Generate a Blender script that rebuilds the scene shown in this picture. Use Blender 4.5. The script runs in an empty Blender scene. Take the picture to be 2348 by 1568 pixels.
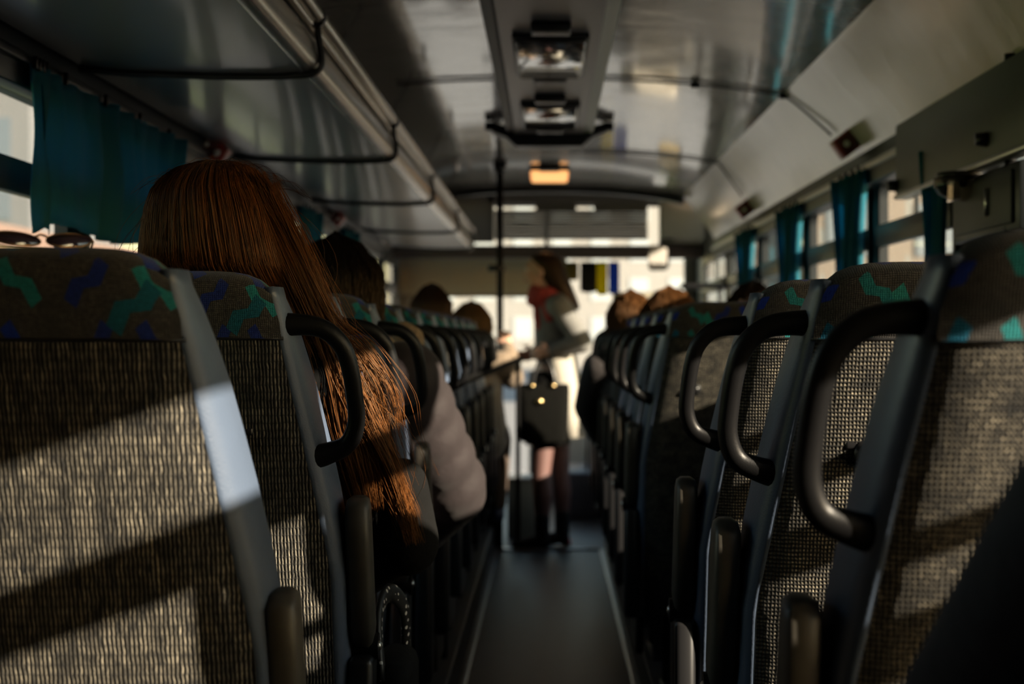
import bpy, bmesh, math, random
from mathutils import Vector, Matrix, noise
import numpy as np
R = math.radians; PI = math.pi
C = bpy.context.scene.collection
scene = bpy.context.scene

# ------------------------------------------------------------------ camera, world, sun, exposure
F = 4000.0                       # focal length in pixels of the 2348 px wide frame
CAMZ = 1.26
cam_d = bpy.data.cameras.new('camera'); cam = bpy.data.objects.new('camera', cam_d); C.objects.link(cam)
cam_d.sensor_width = 36; cam_d.lens = F/2348*36
cam.location = (0, 0, CAMZ); cam.rotation_euler = (R(90), 0, 0)
cam_d.shift_x = -83/2348; cam_d.shift_y = -16/2348
cam_d.clip_start = 0.02; cam_d.clip_end = 500
cam_d.dof.use_dof = True; cam_d.dof.focus_distance = 2.62; cam_d.dof.aperture_fstop = 4.6
scene.camera = cam

SUN = Vector((0.82, -0.49, 0.31)).normalized()     # direction towards the sun: low, behind on the right
w = bpy.data.worlds.new('world'); scene.world = w; w.use_nodes = True
wn = w.node_tree.nodes; wl = w.node_tree.links
bg = wn['Background']
sky = wn.new('ShaderNodeTexSky'); sky.sky_type = 'NISHITA'; sky.sun_disc = False
sky.sun_elevation = R(16); sky.sun_rotation = math.atan2(SUN.x, SUN.y)
sky.air_density = 1.4; sky.dust_density = 1.2; sky.ozone_density = 1.0
wl.new(sky.outputs[0], bg.inputs[0]); bg.inputs[1].default_value = 0.42
sd = bpy.data.lights.new('sun', 'SUN'); so = bpy.data.objects.new('sun', sd); C.objects.link(so)
sd.energy = 23.0; sd.color = (1.0, 0.82, 0.62); sd.angle = R(0.6)
so.rotation_euler = SUN.to_track_quat('Z', 'Y').to_euler()
so.location = (20, -20, 12)

vs = scene.view_settings
vs.view_transform = 'Standard'; vs.look = 'None'; vs.gamma = 1.0; vs.use_curve_mapping = False
vs.exposure = 0.0
scene.cycles.max_bounces = 8; scene.cycles.transparent_max_bounces = 16
scene.cycles.caustics_reflective = False; scene.cycles.caustics_refractive = False
scene.cycles.sample_clamp_indirect = 6.0
scene.cycles.use_denoising = True

# ------------------------------------------------------------------ helpers
def PX(x, y, Y):
    return Vector(((x-1257)*Y/F, Y, CAMZ-(y-768)*Y/F))

def tag(o, label=None, cat=None, group=None, kind=None):
    if label: o['label'] = label
    if cat: o['category'] = cat
    if group: o['group'] = group
    if kind: o['kind'] = kind
    return o

def empty(name, loc, label=None, cat=None, group=None, rz=0.0):
    o = bpy.data.objects.new(name, None); C.objects.link(o); o.location = loc; o.rotation_euler = (0, 0, rz)
    o.empty_display_size = 0.1
    return tag(o, label, cat, group)

class MB:
    def __init__(s):
        s.bm = bmesh.new(); s.uv = s.bm.loops.layers.uv.new('UVMap')
    def box(s, lo, hi, bev=0.0, seg=2, M=None):
        lo = Vector(lo); hi = Vector(hi)
        tmp = bmesh.new(); bmesh.ops.create_cube(tmp, size=1)
        for v in tmp.verts:
            v.co = Vector([(lo[i]+hi[i])/2+v.co[i]*(hi[i]-lo[i]) for i in range(3)])
        if bev > 0: bmesh.ops.bevel(tmp, geom=tmp.edges[:], offset=bev, segments=seg, affect='EDGES', profile=0.5)
        if M is not None: bmesh.ops.transform(tmp, matrix=M, verts=tmp.verts)
        s.merge(tmp); return s
    def merge(s, tmp):
        m = bpy.data.meshes.new('t'); tmp.to_mesh(m); tmp.free(); s.bm.from_mesh(m); bpy.data.meshes.remove(m)
    def loft(s, rings, closed=True, cap=True, uvs=None):
        vr = [[s.bm.verts.new(p) for p in r] for r in rings]
        n = len(rings[0])
        for i in range(len(vr)-1):
            for j in range(n if closed else n-1):
                k = (j+1) % n
                f = s.bm.faces.new((vr[i][j], vr[i][k], vr[i+1][k], vr[i+1][j]))
                if uvs:
                    for lp, (a, b) in zip(f.loops, ((i, j), (i, k), (i+1, k), (i+1, j))):
                        lp[s.uv].uv = uvs[a][b]
        if closed and cap:
            s.bm.faces.new(list(reversed(vr[0]))); s.bm.faces.new(vr[-1])
        return s
    def tube(s, pts, r, n=10, cap=True, flat=None, smooth_pts=0):
        pts = [Vector(p) for p in pts]
        if smooth_pts: pts, r = resample(pts, r, smooth_pts)
        if not hasattr(r, '__len__'): r = [r]*len(pts)
        rings = []; up = None
        for i, p in enumerate(pts):
            t = (pts[min(i+1, len(pts)-1)]-pts[max(i-1, 0)]).normalized()
            if up is None:
                up = Vector((0, 0, 1)) if abs(t.z) < 0.9 else Vector((1, 0, 0))
            a = (up-t*up.dot(t)).normalized(); up = a; b = t.cross(a)
            fa, fb = flat if flat else (1, 1)
            rings.append([p+(a*math.cos(2*PI*k/n)*fa+b*math.sin(2*PI*k/n)*fb)*r[i] for k in range(n)])
        return s.loft(rings, True, cap)
    def ball(s, c, r, seg=16, M=None):
        tmp = bmesh.new(); bmesh.ops.create_uvsphere(tmp, u_segments=seg, v_segments=max(6, seg*2//3), radius=1)
        rr = r if hasattr(r, '__len__') else (r, r, r)
        mm = Matrix.Translation(Vector(c)) @ (M.to_4x4() if M is not None else Matrix()) @ Matrix.Diagonal((*rr, 1))
        bmesh.ops.transform(tmp, matrix=mm, verts=tmp.verts); s.merge(tmp); return s
    def limb(s, pts, r, n=14):
        """tapered limb: tube with ball joints, meant to be fused by a voxel remesh"""
        for i in range(len(pts)-1):
            s.tube([pts[i], pts[i+1]], [r[i], r[i+1]], n=n)
        for p, q in zip(pts, r): s.ball(p, q, 14)
        return s
    def build(s, name, m, parent=None, smooth=True, remesh=None, subsurf=0, bevel=0, solid=0, autosmooth=None):
        me = bpy.data.meshes.new(name)
        bmesh.ops.recalc_face_normals(s.bm, faces=s.bm.faces)
        s.bm.to_mesh(me); s.bm.free()
        o = bpy.data.objects.new(name, me); C.objects.link(o)
        if parent: o.parent = parent
        if m:
            for mm in (m if isinstance(m, (list, tuple)) else [m]): me.materials.append(mm)
        if smooth: me.polygons.foreach_set('use_smooth', [True]*len(me.polygons))
        if smooth == 'auto':
            try: me.set_sharp_from_angle(angle=R(35))
            except Exception: pass
        if remesh:
            md = o.modifiers.new('fuse', 'REMESH'); md.mode = 'VOXEL'; md.voxel_size = remesh; md.use_smooth_shade = True
            ms = o.modifiers.new('soften', 'SMOOTH'); ms.factor = 0.5; ms.iterations = 4
        if solid:
            md = o.modifiers.new('thickness', 'SOLIDIFY'); md.thickness = solid; md.offset = 0
        if bevel:
            md = o.modifiers.new('bevel', 'BEVEL'); md.width = bevel; md.segments = 2; md.limit_method = 'ANGLE'
        if subsurf:
            md = o.modifiers.new('subsurf', 'SUBSURF'); md.levels = subsurf; md.render_levels = subsurf
        return o

def resample(pts, r, k):
    """Catmull-Rom"""
    if not hasattr(r, '__len__'): r = [r]*len(pts)
    P = [pts[0]*2-pts[1]]+list(pts)+[pts[-1]*2-pts[-2]]; out = []; ro = []
    for i in range(1, len(P)-2):
        for j in range(k):
            t = j/k
            a, b, c, d = P[i-1], P[i], P[i+1], P[i+2]
            out.append(0.5*((2*b)+(c-a)*t+(2*a-5*b+4*c-d)*t*t+(3*b-a-3*c+d)*t**3))
            ro.append(r[i-1]*(1-t)+r[i]*t)
    out.append(pts[-1]); ro.append(r[-1])
    return out, ro

# ------------------------------------------------------------------ materials
def mat(name, col, rough=0.5, metal=0.0, spec=0.5, noise_amt=0.0, noise_scale=20, bump=0.0, bump_scale=100, coat=0.0, sheen=0.0, coat_rough=0.1):
    m = bpy.data.materials.new(name); m.use_nodes = True; nt = m.node_tree; b = nt.nodes['Principled BSDF']
    b.inputs['Base Color'].default_value = (*col, 1); b.inputs['Roughness'].default_value = rough
    b.inputs['Metallic'].default_value = metal; b.inputs['Specular IOR Level'].default_value = spec
    b.inputs['Coat Weight'].default_value = coat; b.inputs['Coat Roughness'].default_value = coat_rough; b.inputs['Sheen Weight'].default_value = sheen
    tc = nt.nodes.new('ShaderNodeTexCoord')
    if noise_amt or True:
        n = nt.nodes.new('ShaderNodeTexNoise'); n.inputs['Scale'].default_value = noise_scale; n.inputs['Detail'].default_value = 5
        nt.links.new(tc.outputs['Object'], n.inputs['Vector'])
        mp = nt.nodes.new('ShaderNodeMapRange'); mp.inputs[3].default_value = 1-max(noise_amt, .06); mp.inputs[4].default_value = 1+max(noise_amt, .06)
        nt.links.new(n.outputs[0], mp.inputs[0])
        vm = nt.nodes.new('ShaderNodeVectorMath'); vm.operation = 'SCALE'; vm.inputs[0].default_value = col
        nt.links.new(mp.outputs[0], vm.inputs['Scale']); nt.links.new(vm.outputs[0], b.inputs['Base Color'])
    if bump:
        n2 = nt.nodes.new('ShaderNodeTexNoise'); n2.inputs['Scale'].default_value = bump_scale; n2.inputs['Detail'].default_value = 3
        nt.links.new(tc.outputs['Object'], n2.inputs['Vector'])
        bp = nt.nodes.new('ShaderNodeBump'); bp.inputs['Strength'].default_value = 1.0; bp.inputs['Distance'].default_value = bump
        nt.links.new(n2.outputs[0], bp.inputs['Height']); nt.links.new(bp.outputs[0], b.inputs['Normal'])
    return m

class NT:
    def __init__(s, nt): s.nt = nt
    def m(s, op, a, b=None, c=None):
        n = s.nt.nodes.new('ShaderNodeMath'); n.operation = op
        for i, v in enumerate((a, b, c)):
            if v is None: continue
            if isinstance(v, (int, float)): n.inputs[i].default_value = v
            else: s.nt.links.new(v, n.inputs[i])
        return n.outputs[0]
    def node(s, t, **kw):
        n = s.nt.nodes.new(t)
        for k, v in kw.items(): setattr(n, k, v)
        return n
    def link(s, a, b): s.nt.links.new(a, b)

def weave_height(T, u, v, pu, pv, wu, wv):
    a = T.m('ADD', T.m('MULTIPLY', T.m('SINE', T.m('MULTIPLY', u, 2*PI/pu)), 0.5), 0.5)
    b = T.m('ADD', T.m('MULTIPLY', T.m('SINE', T.m('MULTIPLY', v, 2*PI/pv)), 0.5), 0.5)
    return T.m('MULTIPLY', T.m('POWER', a, wu), T.m('POWER', b, wv))

def fabric(name, pu, pv, wu, wv, lo, hi, stretch=(1, 1), dist=0.0015, pattern=False):
    m = bpy.data.materials.new(name); m.use_nodes = True; nt = m.node_tree; T = NT(nt); b = nt.nodes['Principled BSDF']
    uvn = T.node('ShaderNodeUVMap'); uvn.uv_map = 'UVMap'
    nz = T.node('ShaderNodeTexNoise'); nz.inputs['Scale'].default_value = 180; nz.inputs['Detail'].default_value = 3
    mapn = T.node('ShaderNodeMapping'); mapn.inputs['Scale'].default_value = (stretch[0], stretch[1], 1)
    T.link(uvn.outputs[0], mapn.inputs[0]); T.link(mapn.outputs[0], nz.inputs['Vector'])
    big = T.node('ShaderNodeTexNoise'); big.inputs['Scale'].default_value = 45; big.inputs['Detail'].default_value = 4
    T.link(mapn.outputs[0], big.inputs['Vector'])
    sp = T.node('ShaderNodeSeparateXYZ'); T.link(uvn.outputs[0], sp.inputs[0])
    wob = T.node('ShaderNodeTexNoise'); wob.inputs['Scale'].default_value = 60; T.link(uvn.outputs[0], wob.inputs['Vector'])
    wv_ = T.m('MULTIPLY', T.m('SUBTRACT', wob.outputs[0], 0.5), 0.0035)
    u = T.m('ADD', sp.outputs[0], wv_); v = T.m('ADD', sp.outputs[1], wv_)
    h = weave_height(T, u, v, pu, pv, wu, wv)
    spk = T.m('MULTIPLY', T.m('SUBTRACT', nz.outputs[0], 0.28), 2.2)
    spk2 = T.m('MULTIPLY', T.m('SUBTRACT', big.outputs[0], 0.25), 1.9)
    fac = T.m('MULTIPLY', T.m('MULTIPLY', h, spk), spk2)
    mix = T.node('ShaderNodeMix', data_type='RGBA'); mix.clamp_factor = True
    mix.inputs['A'].default_value = (*lo, 1); mix.inputs['B'].default_value = (*hi, 1); T.link(fac, mix.inputs['Factor'])
    col = mix.outputs['Result']
    if pattern:
        for cell, ox, oy, cols in ((0.072, .13, .31, ((.0, .055, .10), (.002, .010, .09), (.005, .10, .105), (.0, .014, .17))),
                                   (0.088, .57, .82, ((.0, .07, .14), (.008, .12, .11), (.0, .012, .11), (.0, .05, .075)))):
            dv = T.node('ShaderNodeVectorMath', operation='SCALE'); T.link(uvn.outputs[0], dv.inputs[0]); dv.inputs['Scale'].default_value = 1/cell
            av = T.node('ShaderNodeVectorMath', operation='ADD'); T.link(dv.outputs[0], av.inputs[0]); av.inputs[1].default_value = (ox, oy, 0)
            fl = T.node('ShaderNodeVectorMath', operation='FLOOR'); T.link(av.outputs[0], fl.inputs[0])
            fr = T.node('ShaderNodeVectorMath', operation='FRACTION'); T.link(av.outputs[0], fr.inputs[0])
            wnz = T.node('ShaderNodeTexWhiteNoise', noise_dimensions='3D')
            a2 = T.node('ShaderNodeVectorMath', operation='ADD'); T.link(fl.outputs[0], a2.inputs[0]); a2.inputs[1].default_value = (cell*100, 3.1, 7.7)
            T.link(a2.outputs[0], wnz.inputs['Vector'])
            rs = T.node('ShaderNodeSeparateColor'); T.link(wnz.outputs['Color'], rs.inputs[0])
            fs = T.node('ShaderNodeSeparateXYZ'); T.link(fr.outputs[0], fs.inputs[0])
            fx = T.m('SUBTRACT', fs.outputs[0], 0.5); fy = T.m('SUBTRACT', fs.outputs[1], 0.5)
            sgn = T.m('SUBTRACT', T.m('MULTIPLY', T.m('GREATER_THAN', rs.outputs[0], 0.45), 2), 1)
            fx = T.m('MULTIPLY', fx, sgn)
            ca, sa = math.cos(R(48)), math.sin(R(48))
            up = T.m('ADD', T.m('MULTIPLY', fx, ca), T.m('MULTIPLY', fy, sa))
            vp = T.m('SUBTRACT', T.m('MULTIPLY', fy, ca), T.m('MULTIPLY', fx, sa))
            st = T.m('MAXIMUM', T.m('MINIMUM', T.m('MULTIPLY', up, 1.0), 0.10), -0.10)
            st = T.m('SUBTRACT', T.m('MULTIPLY', up, 0.35), T.m('MULTIPLY', st, 1.1))
            d = T.m('ABSOLUTE', T.m('SUBTRACT', vp, st))
            mk = T.m('MULTIPLY', T.m('LESS_THAN', d, 0.115), T.m('LESS_THAN', T.m('ABSOLUTE', up), 0.42))
            mk = T.m('MULTIPLY', mk, T.m('GREATER_THAN', rs.outputs[2], 0.30 if cell < .08 else .52))
            rp = T.node('ShaderNodeValToRGB'); rp.color_ramp.interpolation = 'CONSTANT'
            el = rp.color_ramp.elements
            el[0].position = 0; el[0].color = (*cols[0], 1); el[1].position = 0.27; el[1].color = (*cols[1], 1)
            for p_, c_ in ((0.55, cols[2]), (0.8, cols[3])):
                e = el.new(p_); e.color = (*c_, 1)
            T.link(rs.outputs[1], rp.inputs[0])
            tx = T.node('ShaderNodeVectorMath', operation='SCALE'); T.link(rp.outputs[0], tx.inputs[0])
            T.link(T.m('ADD', T.m('MULTIPLY', spk, 0.9), 1.15), tx.inputs['Scale'])
            mx = T.node('ShaderNodeMix', data_type='RGBA'); T.link(mk, mx.inputs['Factor']); T.link(col, mx.inputs['A']); T.link(tx.outputs[0], mx.inputs['B'])
            col = mx.outputs['Result']
    T.link(col, b.inputs['Base Color'])
    b.inputs['Roughness'].default_value = 0.85; b.inputs['Specular IOR Level'].default_value = 0.25; b.inputs['Sheen Weight'].default_value = 0.12
    bp = T.node('ShaderNodeBump'); bp.inputs['Distance'].default_value = dist; bp.inputs['Strength'].default_value = 1.0
    T.link(T.m('ADD', h, T.m('MULTIPLY', nz.outputs[0], 0.5)), bp.inputs['Height']); T.link(bp.outputs[0], b.inputs['Normal'])
    return m

M_rib_left = fabric('ribbed grey fabric', .0050, .012, 1.6, .15, (.003, .003, .003), (.50, .44, .33), (1, .30), .003)
M_weave_right = fabric('basket weave grey fabric', 0.0048, .0058, .5, .95, (.003, .003, .003), (.52, .45, .33), (.8, 1), .003)
M_pattern = fabric('patterned headrest fabric', .0030, .0030, .5, .5, (.022, .021, .020), (.17, .15, .13), (1, 1), .0007, pattern=True)
M_shell = mat('blue grey plastic', (.070, .095, .145), .40, bump=.0004, bump_scale=300)
M_handle = mat('black soft plastic', (.005, .005, .0055), .40, spec=.25, bump=.0002, bump_scale=600)
M_arm = mat('dark worn armrest rubber', (.062, .056, .046), .44, spec=.4, noise_amt=.35, noise_scale=25, bump=.0003, bump_scale=200)
M_black = mat('black plastic', (.01, .01, .011), .35)
M_frame = mat('dark painted metal', (.02, .02, .022), .3, metal=.6)
M_metal = mat('aluminium', (.62, .6, .56), .32, metal=1.0)
M_rail = mat('brushed grab rail', (.62, .57, .50), .26, metal=.9, noise_amt=.1)
M_edge = mat('worn metal edge strip', (.35, .36, .38), .28, metal=1.0, noise_amt=.3, noise_scale=12)
M_ceil = mat('glossy ceiling laminate', (.40, .375, .32), .18, spec=.9, noise_amt=.06, noise_scale=2, bump=.010, bump_scale=3.0, coat=.8, coat_rough=.06)
M_cove = mat('satin cove panel', (.80, .70, .61), .24, spec=.7, noise_amt=.12, noise_scale=4, bump=.004, bump_scale=4, coat=.3)
M_cons = mat('grey ceiling console plastic', (.22, .205, .19), .35, spec=.6)
M_rack = mat('grey satin rack panel', (.26, .235, .205), .30, spec=.6, noise_amt=.08, noise_scale=6, bump=.0004, bump_scale=250, coat=.25)
M_wall = mat('dark grey wall panel', (.045, .045, .045), .5, bump=.0005, bump_scale=150)
M_head = mat('black window header', (.012, .015, .017), .4)
M_front = mat('grey front bulkhead plastic', (.20, .185, .17), .4)
M_blind = mat('ribbed grey blind', (.17, .155, .14), .5)
M_brown = mat('brown front beam', (.07, .045, .03), .5)
M_beige = mat('beige plastic', (.46, .43, .37), .5)
M_roller = mat('beige roller shade cloth', (.42, .38, .30), .8)
M_fl = mat('dark aisle vinyl', (.030, .028, .030), .46, spec=.35, noise_amt=.5, noise_scale=14, bump=.0012, bump_scale=40)
M_plat = mat('dark platform vinyl', (.022, .022, .024), .5, noise_amt=.2, bump=.0006, bump_scale=90)
M_red = mat('dark red plastic', (.30, .028, .018), .35)
M_white = mat('white plastic', (.75, .73, .68), .4)
M_rubber = mat('black rubber cord', (.012, .012, .012), .45)
M_curt = None

def translucent(name, col, trans=0.45, rough=.9, colt=None):
    m = mat(name, col, rough, noise_amt=.12, noise_scale=60, bump=.0004, bump_scale=500)
    nt = m.node_tree; b = nt.nodes['Principled BSDF']; out = nt.nodes['Material Output']
    t = nt.nodes.new('ShaderNodeBsdfTranslucent'); t.inputs[0].default_value = (*(colt or col), 1)
    mx = nt.nodes.new('ShaderNodeMixShader'); mx.inputs[0].default_value = trans
    nt.links.new(b.outputs[0], mx.inputs[1]); nt.links.new(t.outputs[0], mx.inputs[2]); nt.links.new(mx.outputs[0], out.inputs[0])
    return m
M_curt = translucent('teal curtain cloth', (.008, .13, .19), .45, colt=(.01, .22, .36))

def glass(name, tint=(.93, .95, .95), spec=1.45):
    m = bpy.data.materials.new(name); m.use_nodes = True; nt = m.node_tree; nt.nodes.remove(nt.nodes['Principled BSDF'])
    out = nt.nodes['Material Output']; t = nt.nodes.new('ShaderNodeBsdfTransparent'); t.inputs[0].default_value = (*tint, 1)
    g = nt.nodes.new('ShaderNodeBsdfGlossy'); g.inputs['Roughness'].default_value = .03
    fr = nt.nodes.new('ShaderNodeMath'); fr.operation = 'MULTIPLY_ADD'; fr.inputs[1].default_value = .55; fr.inputs[2].default_value = .05
    lw = nt.nodes.new('ShaderNodeLayerWeight'); pw = nt.nodes.new('ShaderNodeMath'); pw.operation = 'POWER'; pw.inputs[1].default_value = 5.0
    nt.links.new(lw.outputs['Facing'], pw.inputs[0]); nt.links.new(pw.outputs[0], fr.inputs[0])
    mx = nt.nodes.new('ShaderNodeMixShader')
    nt.links.new(fr.outputs[0], mx.inputs[0]); nt.links.new(t.outputs[0], mx.inputs[1]); nt.links.new(g.outputs[0], mx.inputs[2]); nt.links.new(mx.outputs[0], out.inputs[0])
    return m
M_glass = glass('window glass')

def emis(name, col, st):
    m = bpy.data.materials.new(name); m.use_nodes = True; b = m.node_tree.nodes['Principled BSDF']
    b.inputs['Base Color'].default_value = (*col, 1); b.inputs['Emission Color'].default_value = (*col, 1); b.inputs['Emission Strength'].default_value = st
    return m
M_lampoff = mat('clear lamp cover', (.10, .09, .085), .08, spec=1.0, coat=1.0, coat_rough=.03, bump=.004, bump_scale=9)
M_lampon = emis('lit warm lamp cover', (1.0, .48, .16), 1.3)

def structure(o): o['kind'] = 'structure'; return o

# ------------------------------------------------------------------ bus body
YB, YF = -1.7, 14.2
WX, HZ = 1.155, 1.925      # header line of the side walls
XR = 1.20                  # inner wall below
Z0 = 0.15                  # platform height
AL, AR = -.318, .326       # aisle edges
b = MB()
b.box((AL, YB, -.05), (AR, 10.22, 0)); b.box((-XR, 10.22, -.05), (XR, YF, -.0))
fl = structure(b.build('floor', M_fl, smooth=False))
b = MB(); b.box((-XR, YB, -.05), (AL-.002, 10.2, Z0), .006); structure(b.build('floor', M_plat, smooth=False))
b = MB(); b.box((AR+.002, YB, -.05), (XR, 10.2, Z0), .006); structure(b.build('floor', M_plat, smooth=False))
for i, (x0, x1) in enumerate(((AL-.004, AL+.026), (AR-.026, AR+.004))):
    b = MB(); b.box((x0, YB, 0.0), (x1, 10.2, .012), .004); structure(b.build('trim_%d' % (i+1), M_edge))
b = MB(); b.box((AL, 10.2, 0), (AR, 10.25, .012), .004); structure(b.build('trim_3', M_edge))

prof = [(0, 2.28), (.2, 2.279), (.4, 2.272), (.6, 2.258), (.78, 2.238), (.93, 2.216)]
full = [(-x, z) for x, z in reversed(prof)]+prof[1:]
b = MB(); ys = [YB, 1, 3, 5, 6.9, 7.0, 9, 10.5, 12.1]
b.loft([[(x, y, z) for x, z in full]+[(x, y, z+.04) for x, z in reversed(full)] for y in ys])
structure(b.build('ceiling', M_ceil, smooth='auto'))
# raised ceiling part ahead of the arch
b = MB(); b.loft([[(-1.15, y, 2.36), (1.15, y, 2.36), (1.15, y, 2.42), (-1.15, y, 2.42)] for y in (12.1, YF)])
structure(b.build('ceiling', M_front))
for s, nm in ((1, 'right'), (-1, 'left')):
    cp = [(.925, 2.222), (.945, 2.205), (1.00, 2.14), (1.06, 2.065), (1.11, 1.995), (1.14, 1.95), (1.158, 1.92)]
    b = MB(); b.loft([[(s*x, y, z) for x, z in cp]+[(s*(x+.05), y, z+.03) for x, z in reversed(cp)] for y in (YB, 3, 6, 9, 12.1)])
    structure(b.build('trim_%s' % ('4' if s > 0 else '5'), M_cove, smooth='auto'))

def rounded_rect(y0, y1, z0, z1, r, n=5):
    pts = []
    for cy, cz, a0 in ((y1-r, z1-r, 0), (y0+r, z1-r, 90), (y0+r, z0+r, 180), (y1-r, z0+r, 270)):
        for k in range(n+1):
            a = R(a0+90*k/n); pts.append((cy+r*math.cos(a), cz+r*math.sin(a)))
    return pts

wins_R = [(0.0, 1.40), (1.50, 3.05), (5.1, 6.3), (6.48, 7.95), (8.13, 9.72), (9.9, 11.5), (11.7, 13.4)]
wins_L = [(2.15, 4.35), (4.5, 6.15), (6.3, 7.95), (8.1, 9.75), (9.9, 11.4), (11.6, 12.5), (12.65, 13.7)]
WZ0, WZ1 = .86, 1.865
def side(s, wins, nm):
    # wall: solid below and between windows
    b = MB(); xw = (XR, XR+.025)
    def bx(y0, y1, z0, z1, t=0.0):
        xa, xb = s*(xw[0]-t), s*xw[1]
        b.box((min(xa, xb), y0, z0), (max(xa, xb), y1, z1))
    if s > 0:
        segs = [(YB, 3.2), (4.75, YF)]
    else: segs = [(YB, YF)]
    for y0, y1 in segs: bx(y0, y1, -.3, WZ0)
    bx(YB, YF, WZ1, 2.45)
    edges = [YB]+[v for wdw in wins for v in wdw]+[YF]
    for i in range(0, len(edges), 2):
        if s > 0 and abs(edges[i]-3.05) < .01:
            bx(3.05, 3.2, WZ0, WZ1); bx(4.75, 5.1, WZ0, WZ1)
        else: bx(edges[i], edges[i+1], WZ0, WZ1)
    structure(b.build('wall_'+nm, M_wall, smooth=False))
    # header channel and curtain track
    b = MB(); b.box((min(s*1.145, s*XR), YB, 1.80), (max(s*1.145, s*XR), 12.1, 1.925), .006)
    structure(b.build('trim_6' if s > 0 else 'trim_7', M_head))
    b = MB(); b.box((min(s*1.128, s*1.146), YB, 1.850), (max(s*1.128, s*1.146), 12.1, 1.872), .003)
    structure(b.build('trim_8' if s > 0 else 'trim_9', M_metal if s > 0 else M_frame))
    for i, (y0, y1) in enumerate(wins):
        n = i+1 if s > 0 else i+1+len(wins_R)
        wr = structure(empty('window_%d' % n, (s*XR, (y0+y1)/2, WZ0)))
        L = Vector(wr.location)
        def rel(bm_):
            bmesh.ops.translate(bm_.bm, verts=bm_.bm.verts, vec=-L)
        b = MB(); op = rounded_rect(y0+.035, y1-.035, WZ0+.03, 1.80, .05); ou = rounded_rect(y0-.012, y1+.012, WZ0-.012, WZ1+.01, .012)
        rings = [[(s*x, y, z) for y, z in pr] for x, pr in ((XR-.014, ou), (XR-.010, op), (XR+.022, op), (XR+.024, ou))]
        b.loft(rings+[rings[0]], True, False); bmesh.ops.remove_doubles(b.bm, verts=b.bm.verts, dist=.0001); rel(b)
        b.build('window_frame', M_head, wr, smooth='auto')
        b = MB(); b.box((min(s*(XR-.02), s*(XR+.010)), y0+.03, 1.575), (max(s*(XR-.02), s*(XR+.010)), y1-.03, 1.655), .008); rel(b)
        b.build('sliding_rail', M_head, wr, smooth='auto')
        b = MB(); b.box((min(s*(XR+.011), s*(XR+.016)), y0+.02, WZ0+.01), (max(s*(XR+.011), s*(XR+.016)), y1-.02, 1.81)); rel(b)
        b.build('pane', M_glass, wr, smooth=False)
        if s > 0 and y1 < 3.2:
            for za, zb_, xo in ((1.365, 1.395, .0), (1.25, 1.315, .0)):
                b = MB(); b.box((XR-.045, y0-.03, za), (XR-.02, y1+.03, zb_), .008); rel(b); b.build('guard_rail', M_frame, wr, smooth='auto')
        if (y1-y0) > 1.2:
            b = MB(); ym = (y0+y1)/2; b.box((min(s*(XR-.002), s*(XR+.010)), ym-.012, 1.65), (max(s*(XR-.002), s*(XR+.010)), ym+.012, 1.81)); rel(b)
            b.build('sash_stile', M_head, wr, smooth=False)
side(1, wins_R, 'right'); side(-1, wins_L, 'left')

# middle door on the right
d = structure(empty('door_1', (XR, 3.2, -.2)))
b = MB()
for y0, y1 in ((3.22, 3.30), (3.92, 4.02), (4.65, 4.73)): b.box((XR, y0, -.2), (XR+.05, y1, 1.86), .006)
for z0, z1 in ((-.2, 1.34), (1.76, 1.86)): b.box((XR, 3.22, z0), (XR+.05, 4.73, z1), .006)
bmesh.ops.translate(b.bm, verts=b.bm.verts, vec=(-XR, -3.2, .2)); b.build('door_frame', M_head, d, smooth='auto')
b = MB()
b.box((XR+.02, 3.28, 1.30), (XR+.03, 4.68, 1.80)); bmesh.ops.translate(b.bm, verts=b.bm.verts, vec=(-XR, -3.2, .2)); b.build('pane', glass('tinted door glass', (.75, .77, .76)), d, smooth=False)
# rear wall
b = MB(); b.box((-1.26, YB-.06, -.3), (1.26, YB, 2.45)); structure(b.build('wall_rear', M_wall, smooth=False))

# curtains ----------------------------------------------------------
def curtain(s, y0, y1, z0, z1, folds, amp, label, x=1.118, pinch=0.0, blue=None):
    b = MB(); rows = []; uv = []
    nz_, ny = 14, folds*10
    for j in range(nz_+1):
        t = j/nz_; z = z0+(z1-z0)*t; row = []
        w_ = 1-pinch*math.sin(PI*min(1, (1-t)*1.05))
        for i in range(ny+1):
            u = i/ny; a = 2*PI*folds*u+0.5*math.sin(u*9)
            yc = (y0+y1)/2; yy = yc+(u-.5)*(y1-y0)*w_+.006*math.sin(t*5+i)
            row.append((s*(x+amp*math.sin(a)*(0.6+.4*math.sin(u*13+2))+.006*math.sin(t*7+u*4)), yy, z+.008*math.sin(u*11)*(1-t)))
        rows.append(row)
    b.loft(rows, closed=False, cap=False)
    yc = (y0+y1)/2
    bmesh.ops.translate(b.bm, verts=b.bm.verts, vec=(-s*x, -yc, -z0))
    r = empty('window_curtain', (s*x, yc, z0), label, 'curtain', 'teal curtains along the windows')
    b.build('cloth', M_curt, r, solid=.002)
    for k in range(4):
        yk = y0+(y1-y0)*(k+.5)/4; b = MB()
        b.box((s*1.118-.006, yk-.004, z1-.01), (s*1.118+.006, yk+.004, z1+.018), .002)
        bmesh.ops.translate(b.bm, verts=b.bm.verts, vec=(-s*x, -yc, -z0)); b.build('curtain_hook', M_frame, r)
curtain(-1, 3.86, 5.33, 1.505, 1.85, 9, .022, 'wide short teal curtain drawn across the nearest left window')
curtain(-1, 3.79, 3.90, 1.49, 1.85, 1, .012, 'narrow bright blue curtain fold at the rear edge of the wide teal one')
curtain(-1, 7.95, 8.45, 1.0, 1.85, 5, .03, 'gathered teal curtain on the left beside the dark-haired passenger', pinch=.3)
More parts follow.
